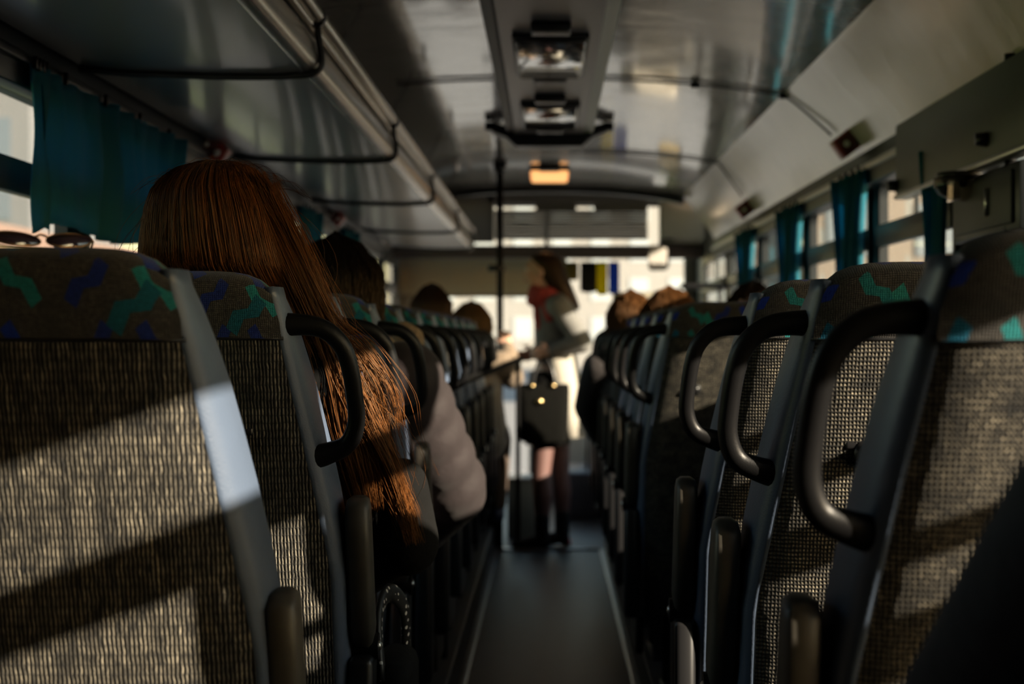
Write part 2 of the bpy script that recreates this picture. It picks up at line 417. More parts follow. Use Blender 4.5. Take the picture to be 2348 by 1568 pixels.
curtain(-1, 9.6, 10.1, 1.0, 1.85, 5, .03, 'farthest gathered teal curtain on the left wall', pinch=.3)
curtain(1, 6.22, 6.74, 1.0, 1.85, 6, .028, 'gathered teal and blue curtain beside the near red hammer box', pinch=.25)
curtain(1, 7.80, 8.38, 1.0, 1.85, 6, .028, 'gathered teal curtain between the second and third right windows', pinch=.25)
curtain(1, 9.60, 10.2, 1.0, 1.85, 6, .028, 'gathered teal curtain below the far red hammer box', pinch=.25)
curtain(1, 4.92, 5.16, 1.0, 1.80, 3, .022, 'narrow dark teal curtain next to the middle doorway', pinch=.2)
curtain(1, 1.50, 1.84, 1.60, 1.85, 4, .022, 'unseen short teal curtain added at the rear right window to shade the second left seat')  # out of view, added to keep sun off the second left seat back

# luggage rack on the left -------------------------------------------
rk = empty('luggage_rack', (-WX, 0, 1.92), 'long grey overhead luggage rack running along the left side', 'luggage rack')
RY0, RY1 = -1.5, 12.95
under = [(-1.158, 1.925), (-1.12, 1.905), (-1.02, 1.893), (-.90, 1.888), (-.78, 1.884), (-.66, 1.884), (-.585, 1.888)]
lip = [(-.585, 1.888), (-.572, 1.889), (-.560, 1.894), (-.552, 1.903), (-.549, 1.915), (-.556, 1.955), (-.566, 1.975)]
def rel_to(o, b): bmesh.ops.translate(b.bm, verts=b.bm.verts, vec=-Vector(o.location))
b = MB(); ys = [RY0, 2, 4, 6, 8, 10, 12, 12.6, 12.85, RY1]
def rr(prf, y, th):
    k = 0 if y < 12.7 else (.01 if y < 12.9 else .04)
    return [(x-k*.4, y, z+k*.6) for x, z in prf]+[(x+.0, y, z+th) for x, z in reversed(prf)]
b.loft([rr(under, y, .016) for y in ys]); rel_to(rk, b); b.build('rack_panel', M_rack, rk, smooth='auto')
b = MB(); b.loft([[(x, y, z) for x, z in lip]+[(x-.012, y, z+.004) for x, z in reversed(lip)] for y in ys]); rel_to(rk, b)
b.build('rack_lip', M_rail, rk, smooth='auto')
b = MB(); b.tube([(-.553, RY0, 2.024), (-.553, 12.9, 2.024)], .019, 16); rel_to(rk, b); b.build('grab_rail', M_rail, rk)
b = MB(); b.tube([(-.569, RY0, 2.004), (-.569, 12.9, 2.004)], .012, 12); rel_to(rk, b); b.build('grab_rail', M_rail, rk)
for y in (1.9, 4.17, 6.22, 8.25, 10.55, 12.6):
    b = MB(); pts = [(x+.0, y, z-.007) for x, z in under[1:]]+[(-.560, y, 1.886), (-.542, y, 1.905), (-.546, y, 1.95), (-.553, y, 2.0)]
    b.tube([Vector(p) for p in pts], .008, 8, smooth_pts=3); rel_to(rk, b); b.build('strap', M_rubber, rk)
    b = MB(); b.tube([(-.556, y-.012, 2.021), (-.556, y+.012, 2.021)], .026, 14); rel_to(rk, b); b.build('rail_ring', M_black, rk)
    b = MB(); b.tube([Vector(p) for p in ((-.60, y, 1.99), (-.66, y, 2.10), (-.74, y, 2.18), (-.86, y, 2.20))], .010, 8, smooth_pts=4); rel_to(rk, b); b.build('bracket', M_black, rk)
# dark netting board at the back of the rack
b = MB(); b.box((-.86, RY0, 2.19), (-.80, 11.9, 2.235), .008); rel_to(rk, b); b.build('rack_hanger', M_wall, rk)
# ceiling console, lamps, arch, cable ---------------------------------
cs = empty('ceiling_console', (0, 5, 2.235), 'long grey ceiling console down the middle of the roof', 'console')
cz = 2.212
b = MB(); pr = [(-.195, 2.285), (-.178, 2.235), (-.155, cz), (.165, cz), (.188, 2.235), (.205, 2.285)]
b.loft([[(x, y, z) for x, z in pr] for y in (YB+.1, 2, 4, 6, 8.25)]); rel_to(cs, b); b.build('console_body', M_cons, cs, smooth='auto')
b = MB(); b.box((-.200, YB+.1, 2.222), (-.150, 8.25, 2.262), .006); rel_to(cs, b); b.build('dark_channel', mat('dark channel', (.05, .045, .04), .5), cs)
tag(cs.children[-1], 'dark brown channel along the left edge of the console')
b = MB(); b.box((.150, YB+.1, 2.215), (.212, 8.25, 2.255), .006); rel_to(cs, b); b.build('green_channel', mat('pale green strip', (.20, .25, .15), .35), cs)
tag(cs.children[-1], 'pale green strip along the right edge of the console')
for k, (y0, y1, on, lb) in enumerate(((5.50, 6.30, 0, 'near glossy rectangular ceiling lamp in the console, unlit and mirroring the cabin'),
                                      (7.10, 7.86, 0, 'second glossy rectangular ceiling lamp, just behind the dark crossbar'),
                                      (10.6, 11.3, 1, 'lit warm orange ceiling lamp ahead of the dark crossbar'))):
    t = empty('ceiling_lamp', (0.008, (y0+y1)/2, cz if not on else 2.275), lb, 'lamp', 'lamps along the ceiling')
    ly = (y1-y0)/2; b = MB(); b.box((-.124, -ly, -.016), (.124, ly, .0), .006); b.build('lamp_housing', M_black if not on else M_cons, t, smooth='auto')
    b = MB(); b.box((-.114, -ly+.012, -.030), (.114, ly-.012, -.014), .010, 3); b.build('diffuser', M_lampon if on else M_lampoff, t, smooth='auto')
    for dy in ((-ly-.16, ly+.09) if not on else (-ly-.1,)):
        b = MB(); b.box((-.062, dy-.06, -.030), (.062, dy+.05, .0), .008)
        b.build('vent', M_black, t)
t = empty('ceiling_crossbar', (0, 8.36, 2.2), 'wide dark crossbar closing the front end of the ceiling console', 'bracket')
b = MB(); b.loft([[(x, y, z) for x, z in ((-.27, .07), (-.27, .025), (-.20, .0), (-.15, -.045), (.16, -.045), (.21, .0), (.28, .025), (.28, .07), (.2, .05), (-.19, .05))] for y in (-.09, .06)])
b.build('bar', M_black, t, smooth='auto', bevel=.008)
b = MB(); b.box((-.30, -.1, .03), (-.25, -.02, .07), .006); b.box((.26, -.1, .03), (.31, -.02, .07), .006); b.build('bar_end', M_frame, t)
# front arch
b = MB(); ap = full; lo = [(x, z-.04-.02*abs(x)**3) for x, z in full]
b.loft([[(x, y, z) for x, z in ap]+[(x, y, z) for x, z in reversed(lo)] for y in (11.96, 12.1)])
structure(b.build('trim_10', M_head, smooth='auto'))
# cable across the ceiling to the hammer box
def cable(y, x0, pts, lb, cen):
    b = MB(); b.tube([Vector(p) for p in pts], .005, 8, smooth_pts=5)
    t = b.build('ceiling_cable', M_rubber); tag(t, lb, 'cable'); return t
yc_ = 6.9
def cz_at(x):
    x = abs(x)
    for (a, za), (b_, zb) in zip(prof, prof[1:]):
        if x <= b_: return za+(zb-za)*(x-a)/(b_-a)
    return 2.216
pts = [(x, yc_, cz_at(x)-.008) for x in (.215, .35, .5, .65, .8, .92)]+[(.955, yc_-.05, 2.18), (1.01, yc_-.15, 2.11), (1.075, yc_-.27, 2.02)]
cable(0, 0, pts, 'thin dark cable running from the console across the ceiling to the near red hammer box', 0)
pts = [(x, yc_, cz_at(x)-.008) for x in (-.215, -.35, -.5, -.60)]
cable(0, 0, pts, 'short dark cable on the ceiling between the console and the luggage rack', 0)
pts = [(x, 9.6, cz_at(x)-.008) for x in (.12, .4, .6, .8, .92)]+[(.955, 9.6, 2.18), (1.02, 9.6, 2.09), (1.07, 9.65, 2.03)]
cable(0, 0, pts, 'far dark cable following the ceiling curve to the far red hammer box', 0)
for i, (x, lb) in enumerate(((.58, 'small dark cable clip in the middle of the right ceiling'), (.93, 'small dark cable clip where the ceiling meets the cove'))):
    b = MB(); b.box((x-.018, yc_-.016, cz_at(x)-.022), (x+.018, yc_+.016, cz_at(x)-.001), .004); tag(b.build('cable_clip', M_black), lb, 'clip', 'clips on the ceiling cable')

def hammer(x, y, z, rz, lb, sgn=1, sc=1.0):
    t = empty('hammer_box', (x, y, z), lb, 'hammer box', 'red emergency hammer boxes'); t.rotation_euler = (0, R(-38)*sgn, 0); t.scale = (sc,)*3
    b = MB(); b.box((-.055, -.05, -.040), (.065, .05, .040), .008); b.build('box_body', M_red, t, smooth='auto')
    b = MB(); b.box((-.045, -.054, -.032), (.02, -.048, .032), .002); b.build('front_plate', mat('brown red plate', (.09, .014, .01), .4), t)
    b = MB(); b.ball((.035, -.052, .0), (.014, .006, .016)); b.ball((-.02, -.056, 0), (.012, .005, .012)); b.build('hammer_tip', M_white, t)
hammer(1.105, 6.42, 1.97, 0, 'near red emergency hammer box where the cable ends on the right cove')
hammer(1.10, 9.7, 1.965, 0, 'far red emergency hammer box on the right cove')
hammer(-1.125, 5.85, 1.885, 0, 'near red emergency hammer box above the left windows', -1, .8)
hammer(-1.125, 9.2, 1.885, 0, 'far red emergency hammer box above the left windows', -1, .8)

# fold-down panel over the middle doorway
t = empty('overdoor_panel', (1.12, 4.87, 1.70), 'dark grey flat panel hanging over the middle doorway on the right', 'panel')
b = MB(); b.box((-.02, -.95, .0), (.02, .66, .225), .008); b.build('panel_board', mat('dark grey panel', (.085, .080, .072), .45), t, smooth='auto')
b = MB(); b.box((-.026, -.95, -.012), (.026, .66, .002), .003); b.build('panel_edge', M_metal, t)
for y, z in ((.63, .03), (-.50, .05)):
    b = MB(); b.tube([(-.02, y, z), (-.05, y, z)], [.020, .016], 12); b.build('latch_knob', M_black, t)
b = MB(); b.box((-.03, -.98, -.06), (.03, -.94, .24), .005); b.build('end_post', M_head, t)
t = empty('doorway_lamp', (1.10, 4.63, 1.676), 'round clear glass lamp hanging just below the dark panel', 'lamp')
b = MB(); b.tube([(0, 0, .0), (0, 0, .014)], .070, 24); b.build('lamp_base', M_frame, t)
b = MB(); prl = [(.076, 0), (.075, -.022), (.064, -.042), (.04, -.056), (.0015, -.062)]
b.loft([[(r_*math.cos(2*PI*k/28), r_*math.sin(2*PI*k/28), z) for k in range(28)] for r_, z in prl]); b.build('glass_bowl', glass('lamp glass', (.55, .52, .42), 1.6), t)
b = MB(); b.ball((0, 0, -.012), .013); b.build('bulb', M_frame, t)
t = empty('door_pole', (1.135, 4.28, Z0), 'dark vertical pole beside the middle doorway', 'pole')
b = MB(); b.tube([(0, 0, 0), (0, 0, 1.8)], .016, 12); b.build('tube', M_frame, t)
b = MB(); b.tube([(0, 0, 0), (0, 0, .02)], .035, 14); b.build('foot_flange', M_metal, t)
t = empty('partition_screen', (0.78, 4.30, Z0), 'dark partition screen standing beside the middle doorway pole', 'partition')
b = MB(); b.box((-.30, .0, .0), (.20, .025, .78), .01); b.build('screen_panel', M_plat, t)
b = MB(); b.tube([Vector(p) for p in ((-.32, .012, 0), (-.32, .012, .82), (.0, .012, .86), (.22, .012, .84))], .014, 10); b.build('screen_rail', M_frame, t)
t = empty('doorway_cabinet', (1.165, 4.45, 1.51), 'dark equipment cabinet on the wall above the middle doorway seat row', 'cabinet')
b = MB(); b.box((-.045, -.30, .0), (.03, .38, .17), .01); b.build('cabinet_body', M_head, t, smooth='auto')
b = MB(); b.box((-.055, -.26, .02), (-.044, .34, .15), .004); b.build('cabinet_door', M_wall, t, smooth='auto')
b = MB(); b.tube([(-.06, -.05, .05), (-.06, -.05, .12)], .006, 8); b.build('cabinet_handle', M_metal, t)

# stanchion in the aisle
t = empty('grab_pole', (-.285, 10.30, 0), 'black vertical grab pole standing left of the standing woman', 'pole')
b = MB(); b.tube([(0, 0, 0), (0, 0, 2.27)], .019, 14); b.build('tube', mat('matt black tube', (.008, .008, .008), .75, spec=.2), t)
b = MB(); b.tube([(0, 0, 2.22), (0, 0, 2.275)], [.03, .045], 14); b.build('ceiling_flange', M_black, t)
b = MB(); b.tube([(-.07, 0, 1.655), (.03, 0, 1.655)], .019, 12); b.build('tee_joint', M_black, t)
t = empty('front_partition', (-.68, 10.50, 0), 'dark low partition between the left seats and the front entrance', 'partition')
b = MB(); b.box((-.45, 0, 0), (.385, .03, 1.02), .012); b.build('partition_panel', M_plat, t, smooth='auto')
b = MB(); b.tube([(-.45, .015, 1.04), (.40, .015, 1.04)], .016, 10); b.build('partition_rail', M_frame, t)
t = empty('handrail', (-.23, 6.2, Z0), 'black sloping handrail along the left seats leading to the standing woman', 'handrail')
b = MB(); p0 = PX(1030, 884, 6.0)-Vector(t.location); p1 = PX(1196, 822, 9.4)-Vector(t.location)
b.tube([p0, (p0+p1)/2+Vector((0, 0, -.006)), p1], .014, 10, smooth_pts=4); M_matt = mat('matt black rail', (.005, .005, .005), .85, spec=.1)
b.build('rail', M_matt, t)
for q in (p0, p1):
    b = MB(); b.tube([Vector((q.x-.02, q.y, 0)), Vector((q.x-.02, q.y, q.z-.03)), q], .013, 10); b.build('rail_post', M_matt, t)

# ------------------------------------------------------------------ front of the bus
BY = 13.45
fr_ = structure(empty('wall_front', (0, BY, 1.9)))
def fbox(lo, hi, name, m, bev=.01):
    b = MB(); b.box(lo, hi, bev); rel_to(fr_, b); return b.build(name, m, fr_, smooth='auto')
S13 = BY/F
# ribbed blind box
b = MB(); x0, x1 = (1150-1257)*S13, (1486-1257)*S13
zt, zb = CAMZ+(768-480)*S13, CAMZ+(768-549)*S13
nr = 11
for k in range(nr):
    za = zb+(zt-zb)*k/nr; b.box((x0-.06, BY, za), (x1, BY+.05, za+(zt-zb)/nr*.85), .008)
rel_to(fr_, b); b.build('ribbed_blind', M_blind, fr_, smooth='auto')
fbox((x0-.12, BY+.05, zt+.045), (x1+.05, BY+.1, 2.45), 'top_board', M_front)
fbox((-1.2, BY+.05, zb-.02), (x0-.06, BY+.1, 2.45), 'left_board', M_front)
for xa, xb in ((1228, 1322), (1362, 1486)):
    fbox(((xa-1257)*S13, BY+.05, zt-.002), ((xb-1257)*S13, BY+.09, zt+.047), 'slot_filler', M_front, .002)
b = MB(); xx0, xx1 = (1512-1257)*S13, 1.2
b.loft([[(xx0, y, z) for y, z in ((BY-.05, 1.99), (BY-.05, 2.26), (BY-.0, 2.33), (BY+.1, 2.33), (BY+.1, 1.95))],
        [(xx1, y, z) for y, z in ((BY-.15, 1.97), (BY-.15, 2.20), (BY-.05, 2.26), (BY+.1, 2.26), (BY+.1, 1.95))]])
rel_to(fr_, b); b.build('corner_panel', M_beige, fr_, smooth='auto', bevel=.02)
fbox((-1.2, BY-.02, zb-.145), (1.2, BY+.12, zb-.045), 'front_beam', M_brown)
fbox((-1.2, YF-.1, -.3), (-1.08, YF, 2.45), 'windscreen_pillar', M_front); fbox((1.10, YF-.1, -.3), (1.2, YF, 2.45), 'windscreen_pillar', M_front)
fbox((-1.2, YF-.06, 2.30), (1.2, YF, 2.45), 'roof_front', M_front)
fbox((-.03, YF-.05, .7), (.0, YF-.01, 2.3), 'windscreen_divider', M_head)
b = MB(); b.box((-1.1, YF-.03, .15), (1.12, YF-.02, 2.32)); rel_to(fr_, b); b.build('windscreen', M_glass, fr_, smooth=False)
M_rol2 = translucent('beige translucent shade cloth', (.42, .38, .30), .3)
# roller shades
for xa, xb, lb in ((905, 1140, 'wide beige roller shade across the left half of the windscreen'), (1150, 1300, 'short beige roller shade behind the standing woman at the windscreen')):
    Y = YF-.12; S = Y/F
    t = empty('sun_shade', ((xa-1257)*S, Y, CAMZ+(768-676)*S), lb, 'sun shade', 'roller shades at the windscreen')
    W_ = (xb-xa)*S; H_ = (676-592)*S
    b = MB(); b.box((0, 0, 0), (W_, .006, H_)); b.build('cloth', M_rol2, t, smooth=False)
    b = MB(); b.box((0, -.006, -.018), (W_, .012, .004), .004); b.build('bottom_bar', M_front, t)
    b = MB(); b.tube([(0, .003, H_+.015), (W_, .003, H_+.015)], .022, 12); b.build('roller', M_front, t)
# pennants hanging at the windscreen
for xa, xb, col, y1, lb in ((1368, 1393, (.80, .66, .02), 674, 'yellow pennant hanging at the top of the windscreen'), (1395, 1420, (.04, .14, .60), 672, 'blue pennant hanging right of the yellow one'),
                        (1330, 1368, (.02, .02, .025), 668, 'dark cloth hanging left of the yellow pennant'), (1296, 1326, (.20, .17, .06), 640, 'small olive patterned pennant nearest the standing woman')):
    Y = YF-.25; S = Y/F
    t = empty('pennant', ((xa-1257)*S, Y, CAMZ+(768-600)*S), lb, 'pennant', 'pennants hanging at the windscreen')
    W_ = (xb-xa)*S; H_ = (y1-600)*S; n = 10
    b = MB(); b.loft([[(W_*i/n, .006*math.sin(i*2.1+j), -H_*j/6-(.012*math.sin(PI*i/n) if j == 6 else 0)) for i in range(n+1)] for j in range(7)], False, False)
    b.build('cloth', translucent('pennant cloth', col, .5), t, solid=.002)
    b = MB(); b.tube([(W_/2, 0, .0), (W_/2, 0, .05)], .002, 6); b.build('string', M_black, t)
# rear-view mirror
P = PX(1511, 592, 13.2)
t = empty('interior_mirror', P, 'rounded interior mirror reflecting yellow light, hanging over the windscreen', 'mirror')
t.rotation_euler = (R(-4), 0, R(-34))
b = MB(); b.loft([[(x*k, y, z*k) for x, z in [(p[0], p[1]) for p in rounded_rect(-.09, .09, -.095, .095, .04)]] for y, k in ((-.012, .95), (-.008, 1), (.02, .9))]); b.build('mirror_housing', M_black, t, smooth='auto')
b = MB(); b.loft([[(x, y, z) for x, z in rounded_rect(-.08, .08, -.085, .085, .035)] for y in (-.016, -.012)]); b.build('mirror_glass', mat('mirror surface', (.9, .88, .8), .04, metal=1), t, smooth='auto')
b = MB(); b.tube([Vector(p) for p in ((0, .0, .08), (.0, .03, .14), (0, .24, .17))], .01, 8, smooth_pts=3); b.build('mirror_arm', M_black, t)
# dashboard
t = empty('dashboard', (0, 13.5, 0), 'long pale dashboard under the windscreen', 'dashboard')
b = MB(); b.loft([[(x, y, z) for y, z in ((0, 0), (0, .60), (.06, .74), (.25, .80), (.66, .78), (.66, 0))] for x in (-.15, .3, 1.08)]); b.build('dash_body', M_beige, t, smooth='auto', bevel=.02)
b = MB(); b.loft([[(x, y, z) for y, z in ((-.05, .70), (-.02, .86), (.1, .92), (.3, .84), (.3, .7))] for x in (.42, .7, .98)]); b.build('instrument_cowl', M_black, t, smooth='auto', bevel=.02)
# steering wheel + driver console wall
t = empty('steering_wheel', (.70, 13.25, .86), 'black steering wheel in front of the dashboard', 'steering wheel'); t.rotation_euler = (R(30), 0, 0)
b = MB(); b.tube([Vector((.22*math.cos(2*PI*k/28), .22*math.sin(2*PI*k/28), 0)) for k in range(29)], .014, 8); b.build('rim', M_black, t)
b = MB()
for a in (30, 150, 270): b.tube([(0, 0, -.02), (.21*math.cos(R(a)), .21*math.sin(R(a)), 0)], .010, 8)
b.build('spokes', M_black, t); b = MB(); b.tube([(0, 0, -.30), (0, 0, .0)], [.03, .05], 12); b.build('column', M_black, t)
t = empty('driver_partition', (.95, 11.45, 0), 'dark driver partition with a flat black top bar on the right', 'partition')
b = MB(); b.box((-.50, 0, 0), (.22, .04, 1.28), .01); b.build('partition_panel', M_plat, t)
b = MB(); q = PX(1562, 650, 11.4); b.box((q.x-.95, -.03, 1.565), (.24, .05, 1.60), .01); b.build('top_bar', M_black, t)
for x in (-.09, .18): b = MB(); b.tube([(x, .02, 1.27), (x, .02, 1.57)], .014, 8); b.build('post', M_black, t)
b = MB(); b.box((-.42, .0, 1.30), (.10, .012, 1.545)); b.build('pane', glass('partition glass', (.75, .74, .70)), t, smooth=False)
t = empty('driver_seat', (.62, 12.2, 0), 'tall driver seat with pale headrest behind the partition', 'driver seat')
b = MB(); b.box((-.26, 0, .5), (.26, .5, .64), .05, 3); b.build('seat_cushion', M_wall, t)
b = MB(); b.box((-.25, -.05, .6), (.25, .09, 1.32), .06, 3); b.build('backrest', M_wall, t)
b = MB(); b.box((-.17, -.05, 1.36), (.17, .07, 1.56), .04, 3); b.build('headrest', M_beige, t)
b = MB(); b.box((-.15, .1, 0), (.15, .4, .5), .03); b.build('pedestal', M_black, t)
# low engine box and bin by the front steps
t = empty('step_box', (PX(1200, 1240, 10.75).x, 10.9, 0), 'low grey box on the floor left of the standing woman', 'box')
b = MB(); b.box((-.10, -.12, 0), (.075, .25, .36), .015); b.build('box_body', mat('grey green plastic', (.16, .17, .15), .4), t, smooth='auto')
b = MB(); b.box((-.105, -.125, .355), (.08, .255, .375), .006); b.build('lid', M_front, t, smooth='auto')
t = empty('floor_console', (.27, 12.2, 0), 'dark low console box on the floor right behind the woman', 'console')
b = MB(); b.box((-.16, -.3, 0), (.10, .7, .32), .03); b.build('console_body', mat('dark mauve plastic', (.07, .06, .065), .45), t, smooth='auto')
b = MB(); b.tube([(0, 0, .3), (0, .02, .62)], [.012, .010], 8); b.ball((0, .02, .64), .03); b.build('gear_lever', M_black, t)

# front entrance door (left-front, glazed) is left out of view; pale step panel
t = empty('entrance_panel', (-.80, 12.4, 0), 'pale grey low panel at the front entrance on the left', 'panel')
b = MB(); b.box((-.38, 0, 0), (.36, .03, .62), .01); b.build('panel_board', M_beige, t, smooth='auto')
b = MB(); b.tube([Vector(p) for p in ((-.36, .015, .62), (-.36, .015, .78), (.34, .015, .78), (.34, .015, .62))], .014, 8); b.build('panel_rail', M_metal, t)

# ------------------------------------------------------------------ seats
ZT = 1.355; ZS = 1.255; REC = .33
def yb(z):                       # back surface of the backrest, relative to the seat's Y
    h = ZT-z
    return REC*h*(1-.12*h)
def w_in(z): return .163+.032*min(1, max(0, (ZT-z)/.4))
def w_out(z): 
    t = min(1, max(0, (ZT-.04-z)/.42)); return .163+.075*t
def dsh(z):                      # depth of the side shell
    if z > 1.2: return .070+.05*(ZT-z)/.155
    if z > 1.0: return .12
    return max(.05, .12-.16*(1.0-z))
def seat(s, aisle, handle=True, arm=True, hook=True, name='passenger_seat', back_m=None, label=None, cat='seat', loc=(0, 0, 0)):
    """s=+1: aisle lies at +x local (left-hand block); s=-1: mirrored. origin at floor under top of the backrest"""
    t = empty(name, loc, label, cat, 'passenger seats')
    g = -Z0                                     # world z -> local z
    wo = w_out if aisle else w_in
    xl = lambda z: -w_in(z)*s; xr = lambda z: wo(z)*s
    NU = 16
    # rear panel (ribbed / woven)
    zs = [.42+(ZS-.42)*k/22 for k in range(23)]
    rows, uvs = [], []
    for z in zs:
        row, uv = [], []
        for i in range(NU+1):
            u = i/NU*2-1; x = xl(z)+(xr(z)-xl(z))*(u+1)/2
            y = yb(z)-.012*(1-u*u)+.020*abs(u)**7
            row.append((x, y, z+g)); uv.append((x, z*1.03))
        rows.append(row); uvs.append(uv)
    b = MB(); b.loft(rows, False, False, uvs); 
    b.build('rear_panel', back_m, t)
    # patterned headrest cover: up the rear face and over the top
    path = [(yb(ZS)-.002, ZS), (yb(1.28)-.004, 1.28), (yb(1.305)-.005, 1.305), (yb(1.325)-.003, 1.325), (.006, 1.341), (.020, 1.351), (.040, 1.3555),
            (.065, 1.356), (.088, 1.352), (.105, 1.342), (.114, 1.325), (.118, 1.30), (.122, 1.26)]
    rows, uvs = [], []; sl = 0
    for k, (y, z) in enumerate(path):
        if k: sl += math.hypot(y-path[k-1][0], z-path[k-1][1])
        row, uv = [], []
        for i in range(NU+1):
            u = i/NU*2-1
            drop = .030*abs(u)**6*max(0, (z-1.29)/.066)
            hw = .004*max(0, (z-1.32)/.035)
            x = (xl(z)+(xr(z)-xl(z))*(u+1)/2)*(1-hw/.163)
            ed = (.018*abs(u)**7)*(1 if y < .05 else -1)
            row.append((x, y-.010*(1-u*u)*(1 if k < 5 else 0)+ed*(1 if (y < .03 or y > .09) else 0), z-drop+g)); uv.append((x+.31*s, sl+.02))
        rows.append(row); uvs.append(uv)
    b = MB(); b.loft(rows, False, False, uvs); b.build('headrest_cover', M_pattern, t)
    # stitched seam
    b = MB(); b.tube([Vector((xl(ZS)+(xr(ZS)-xl(ZS))*i/12, yb(ZS)-.010*(1-(i/6-1)**2)+.016*abs(i/6-1)**7-.001, ZS+g)) for i in range(13)], .0028, 6); b.build('seam_piping', M_black, t)
    # side shells
    for sd_ in (0, 1):
        rows = []; zz = [.42, .5, .6, .7, .8, .88, .95, 1.02, 1.09, 1.15, 1.20, 1.25, 1.29, 1.315, 1.332]
        X = xr if sd_ else xl; q = s if sd_ else -s
        for z in zz:
            dz = dsh(z); x = X(z); y0 = yb(z)+.020; tp = max(0, (z-1.28)/.055)
            bulge = (.010+.010*math.sin(PI*min(1, max(0, (1.30-z)/.5))))*(1-tp)
            rows.append([(x-q*.012, y0-.002, z+g-.002), (x-q*.001, y0-.003, z+g), (x+q*(.004+bulge*.5), y0+dz*.25, z+g), (x+q*(.004+bulge), y0+dz*.7, z+g), (x+q*(.001+bulge*.8), y0+dz, z+g), (x-q*.015, y0+dz+.004, z+g)])
        b = MB(); b.loft(rows, False, False); b.build('side_shell', M_shell, t, solid=.003)
    # front cushion of the backrest
    rows, uvs = [], []
    for k in range(18):
        z = .60+(1.275-.60)*k/17; y0 = yb(z)+dsh(z)+.012; x0, x1 = xl(z)*1.0, xr(z)*1.0
        cx, hw = (x0+x1)/2, abs(x1-x0)/2+.008
        row, uv = [], []
        for i in range(15):
            a = PI*i/14; row.append((cx-s*hw*math.copysign(abs(math.cos(a))**.35, math.cos(a)), y0+.055*math.sin(a)**.8, z+g)); uv.append((i*.035, z))
        rows.append(row); uvs.append(uv)
    b = MB(); b.loft(rows, False, True, uvs); b.build('backrest_cushion', M_pattern, t)
    # seat cushion
    rows, uvs = [], []
    for k, (y, z0, z1) in enumerate(((.30, .50, .575), (.33, .48, .60), (.45, .47, .595), (.6, .47, .60), (.70, .48, .605), (.735, .50, .58))):
        x0, x1 = -.195*s, (.205 if aisle else .195)*s
        ring = [(x0, z0), (x1, z0), (x1*1.02, (z0+z1)/2), (x1*.96, z1-.006), (x1*.6, z1+.004), (0, z1), (x0*.6, z1+.004), (x0*.96, z1-.006), (x0*1.02, (z0+z1)/2)]
        rows.append([(x, y, z+g) for x, z in ring]); uvs.append([(j*.06, y) for j in range(9)])
    b = MB(); b.loft(rows, True, True, uvs); b.build('seat_cushion', M_pattern, t, smooth='auto')
    # frame and legs
    b = MB(); b.box((-.19, .32, .44+g), (.19, .70, .475+g), .008); b.build('seat_frame', M_frame, t, smooth='auto')
    for x in (-.14, .14):
        b = MB(); b.tube([Vector(p) for p in ((x, .30, .46+g), (x, .36, .25+g), (x, .34, .012), (x, .34, .0))], [.014]*4, 10); b.tube([Vector((x, .64, .46+g)), Vector((x, .60, .005))], .014, 10)
        b.box((x-.02, .30, .0), (x+.02, .64, .010), .003)
        b.build('leg', M_frame, t)
    # hook on the rear panel
    b = MB(); hx, hz = .095*s, 1.105; hy = yb(hz)-.008
    b.tube([(hx, hy+.006, hz+g), (hx, hy-.006, hz+g)], [.020, .018], 16); b.ball((hx, hy-.010, hz+g), (.014, .010, .012)); b.box((hx-.03, hy-.004, hz+g+.004), (hx+.03, hy+.004, hz+g+.016), .003)
    if hook: b.build('coat_hook', M_black, t)
    else: b.bm.free()
    if aisle:
        # side valance below
        b = MB(); rows = []
        for z, y0, y1 in ((.30, .30, .66), (.42, .22, .70), (.56, .24, .68), (.66, .27, .48), (.74, .27, .36)):
            x = s*.232; rows.append([(x, y0, z+g), (x+s*.022, y0+.01, z+g), (x+s*.022, y1-.01, z+g), (x, y1, z+g)])
        b.loft(rows); b.build('side_valance', M_black, t, smooth='auto', bevel=.006)
    if handle:
        pts = [(s*.155, yb(1.27)+.045, 1.272), (s*.185, yb(1.27)+.045, 1.276), (s*.228, yb(1.26)+.045, 1.270), (s*.256, yb(1.24)+.045, 1.246), (s*.268, yb(1.21)+.045, 1.212),
               (s*.274, yb(1.16)+.045, 1.165), (s*.275, yb(1.12)+.045, 1.125), (s*.262, yb(1.09)+.045, 1.093), (s*.232, yb(1.075)+.045, 1.078), (s*.195, yb(1.07)+.045, 1.068)]
        pts = [Vector((x, y, z+g)) for x, y, z in pts]
        b = MB(); b.tube(pts, [.021, .017, .0145, .014, .0135, .0135, .014, .0150, .018, .022], 14, smooth_pts=4, flat=(1.0, .85)); b.build('grab_handle', M_handle, t)
    if arm:
        pad = MB(); rows = []
        for k, (z, yy, dy, dx) in enumerate(((1.005, .205, .018, .010), (1.000, .200, .028, .017), (.985, .195, .034, .020), (.92, .21, .037, .021), (.85, .235, .040, .021), (.79, .26, .040, .021), (.765, .27, .034, .018), (.755, .275, .024, .012))):
            n = 16; ring = []
            for j in range(n):
                a = 2*PI*j/n; cx, sx = math.cos(a), math.sin(a)
                ring.append((s*.270+dx*math.copysign(abs(cx)**.55, cx), yy+dy*math.copysign(abs(sx)**.55, sx), z+g))
            rows.append(ring)
        pad.loft(rows); ar = pad.build('armrest', M_arm, t)
        b = MB(); b.box((s*.270-.02, .22, .42+g), (s*.270+.02, .33, .745+g), .012, 3); b.tube([(s*.24, .275, .755+g), (s*.295, .275, .755+g)], .022, 14); 
        b.build('armrest_bracket', M_black, ar, smooth='auto')
        b = MB(); b.ball((s*.294, .275, .755+g), (.006, .009, .009), 10); b.build('pivot_bolt', M_metal, ar)
    return t

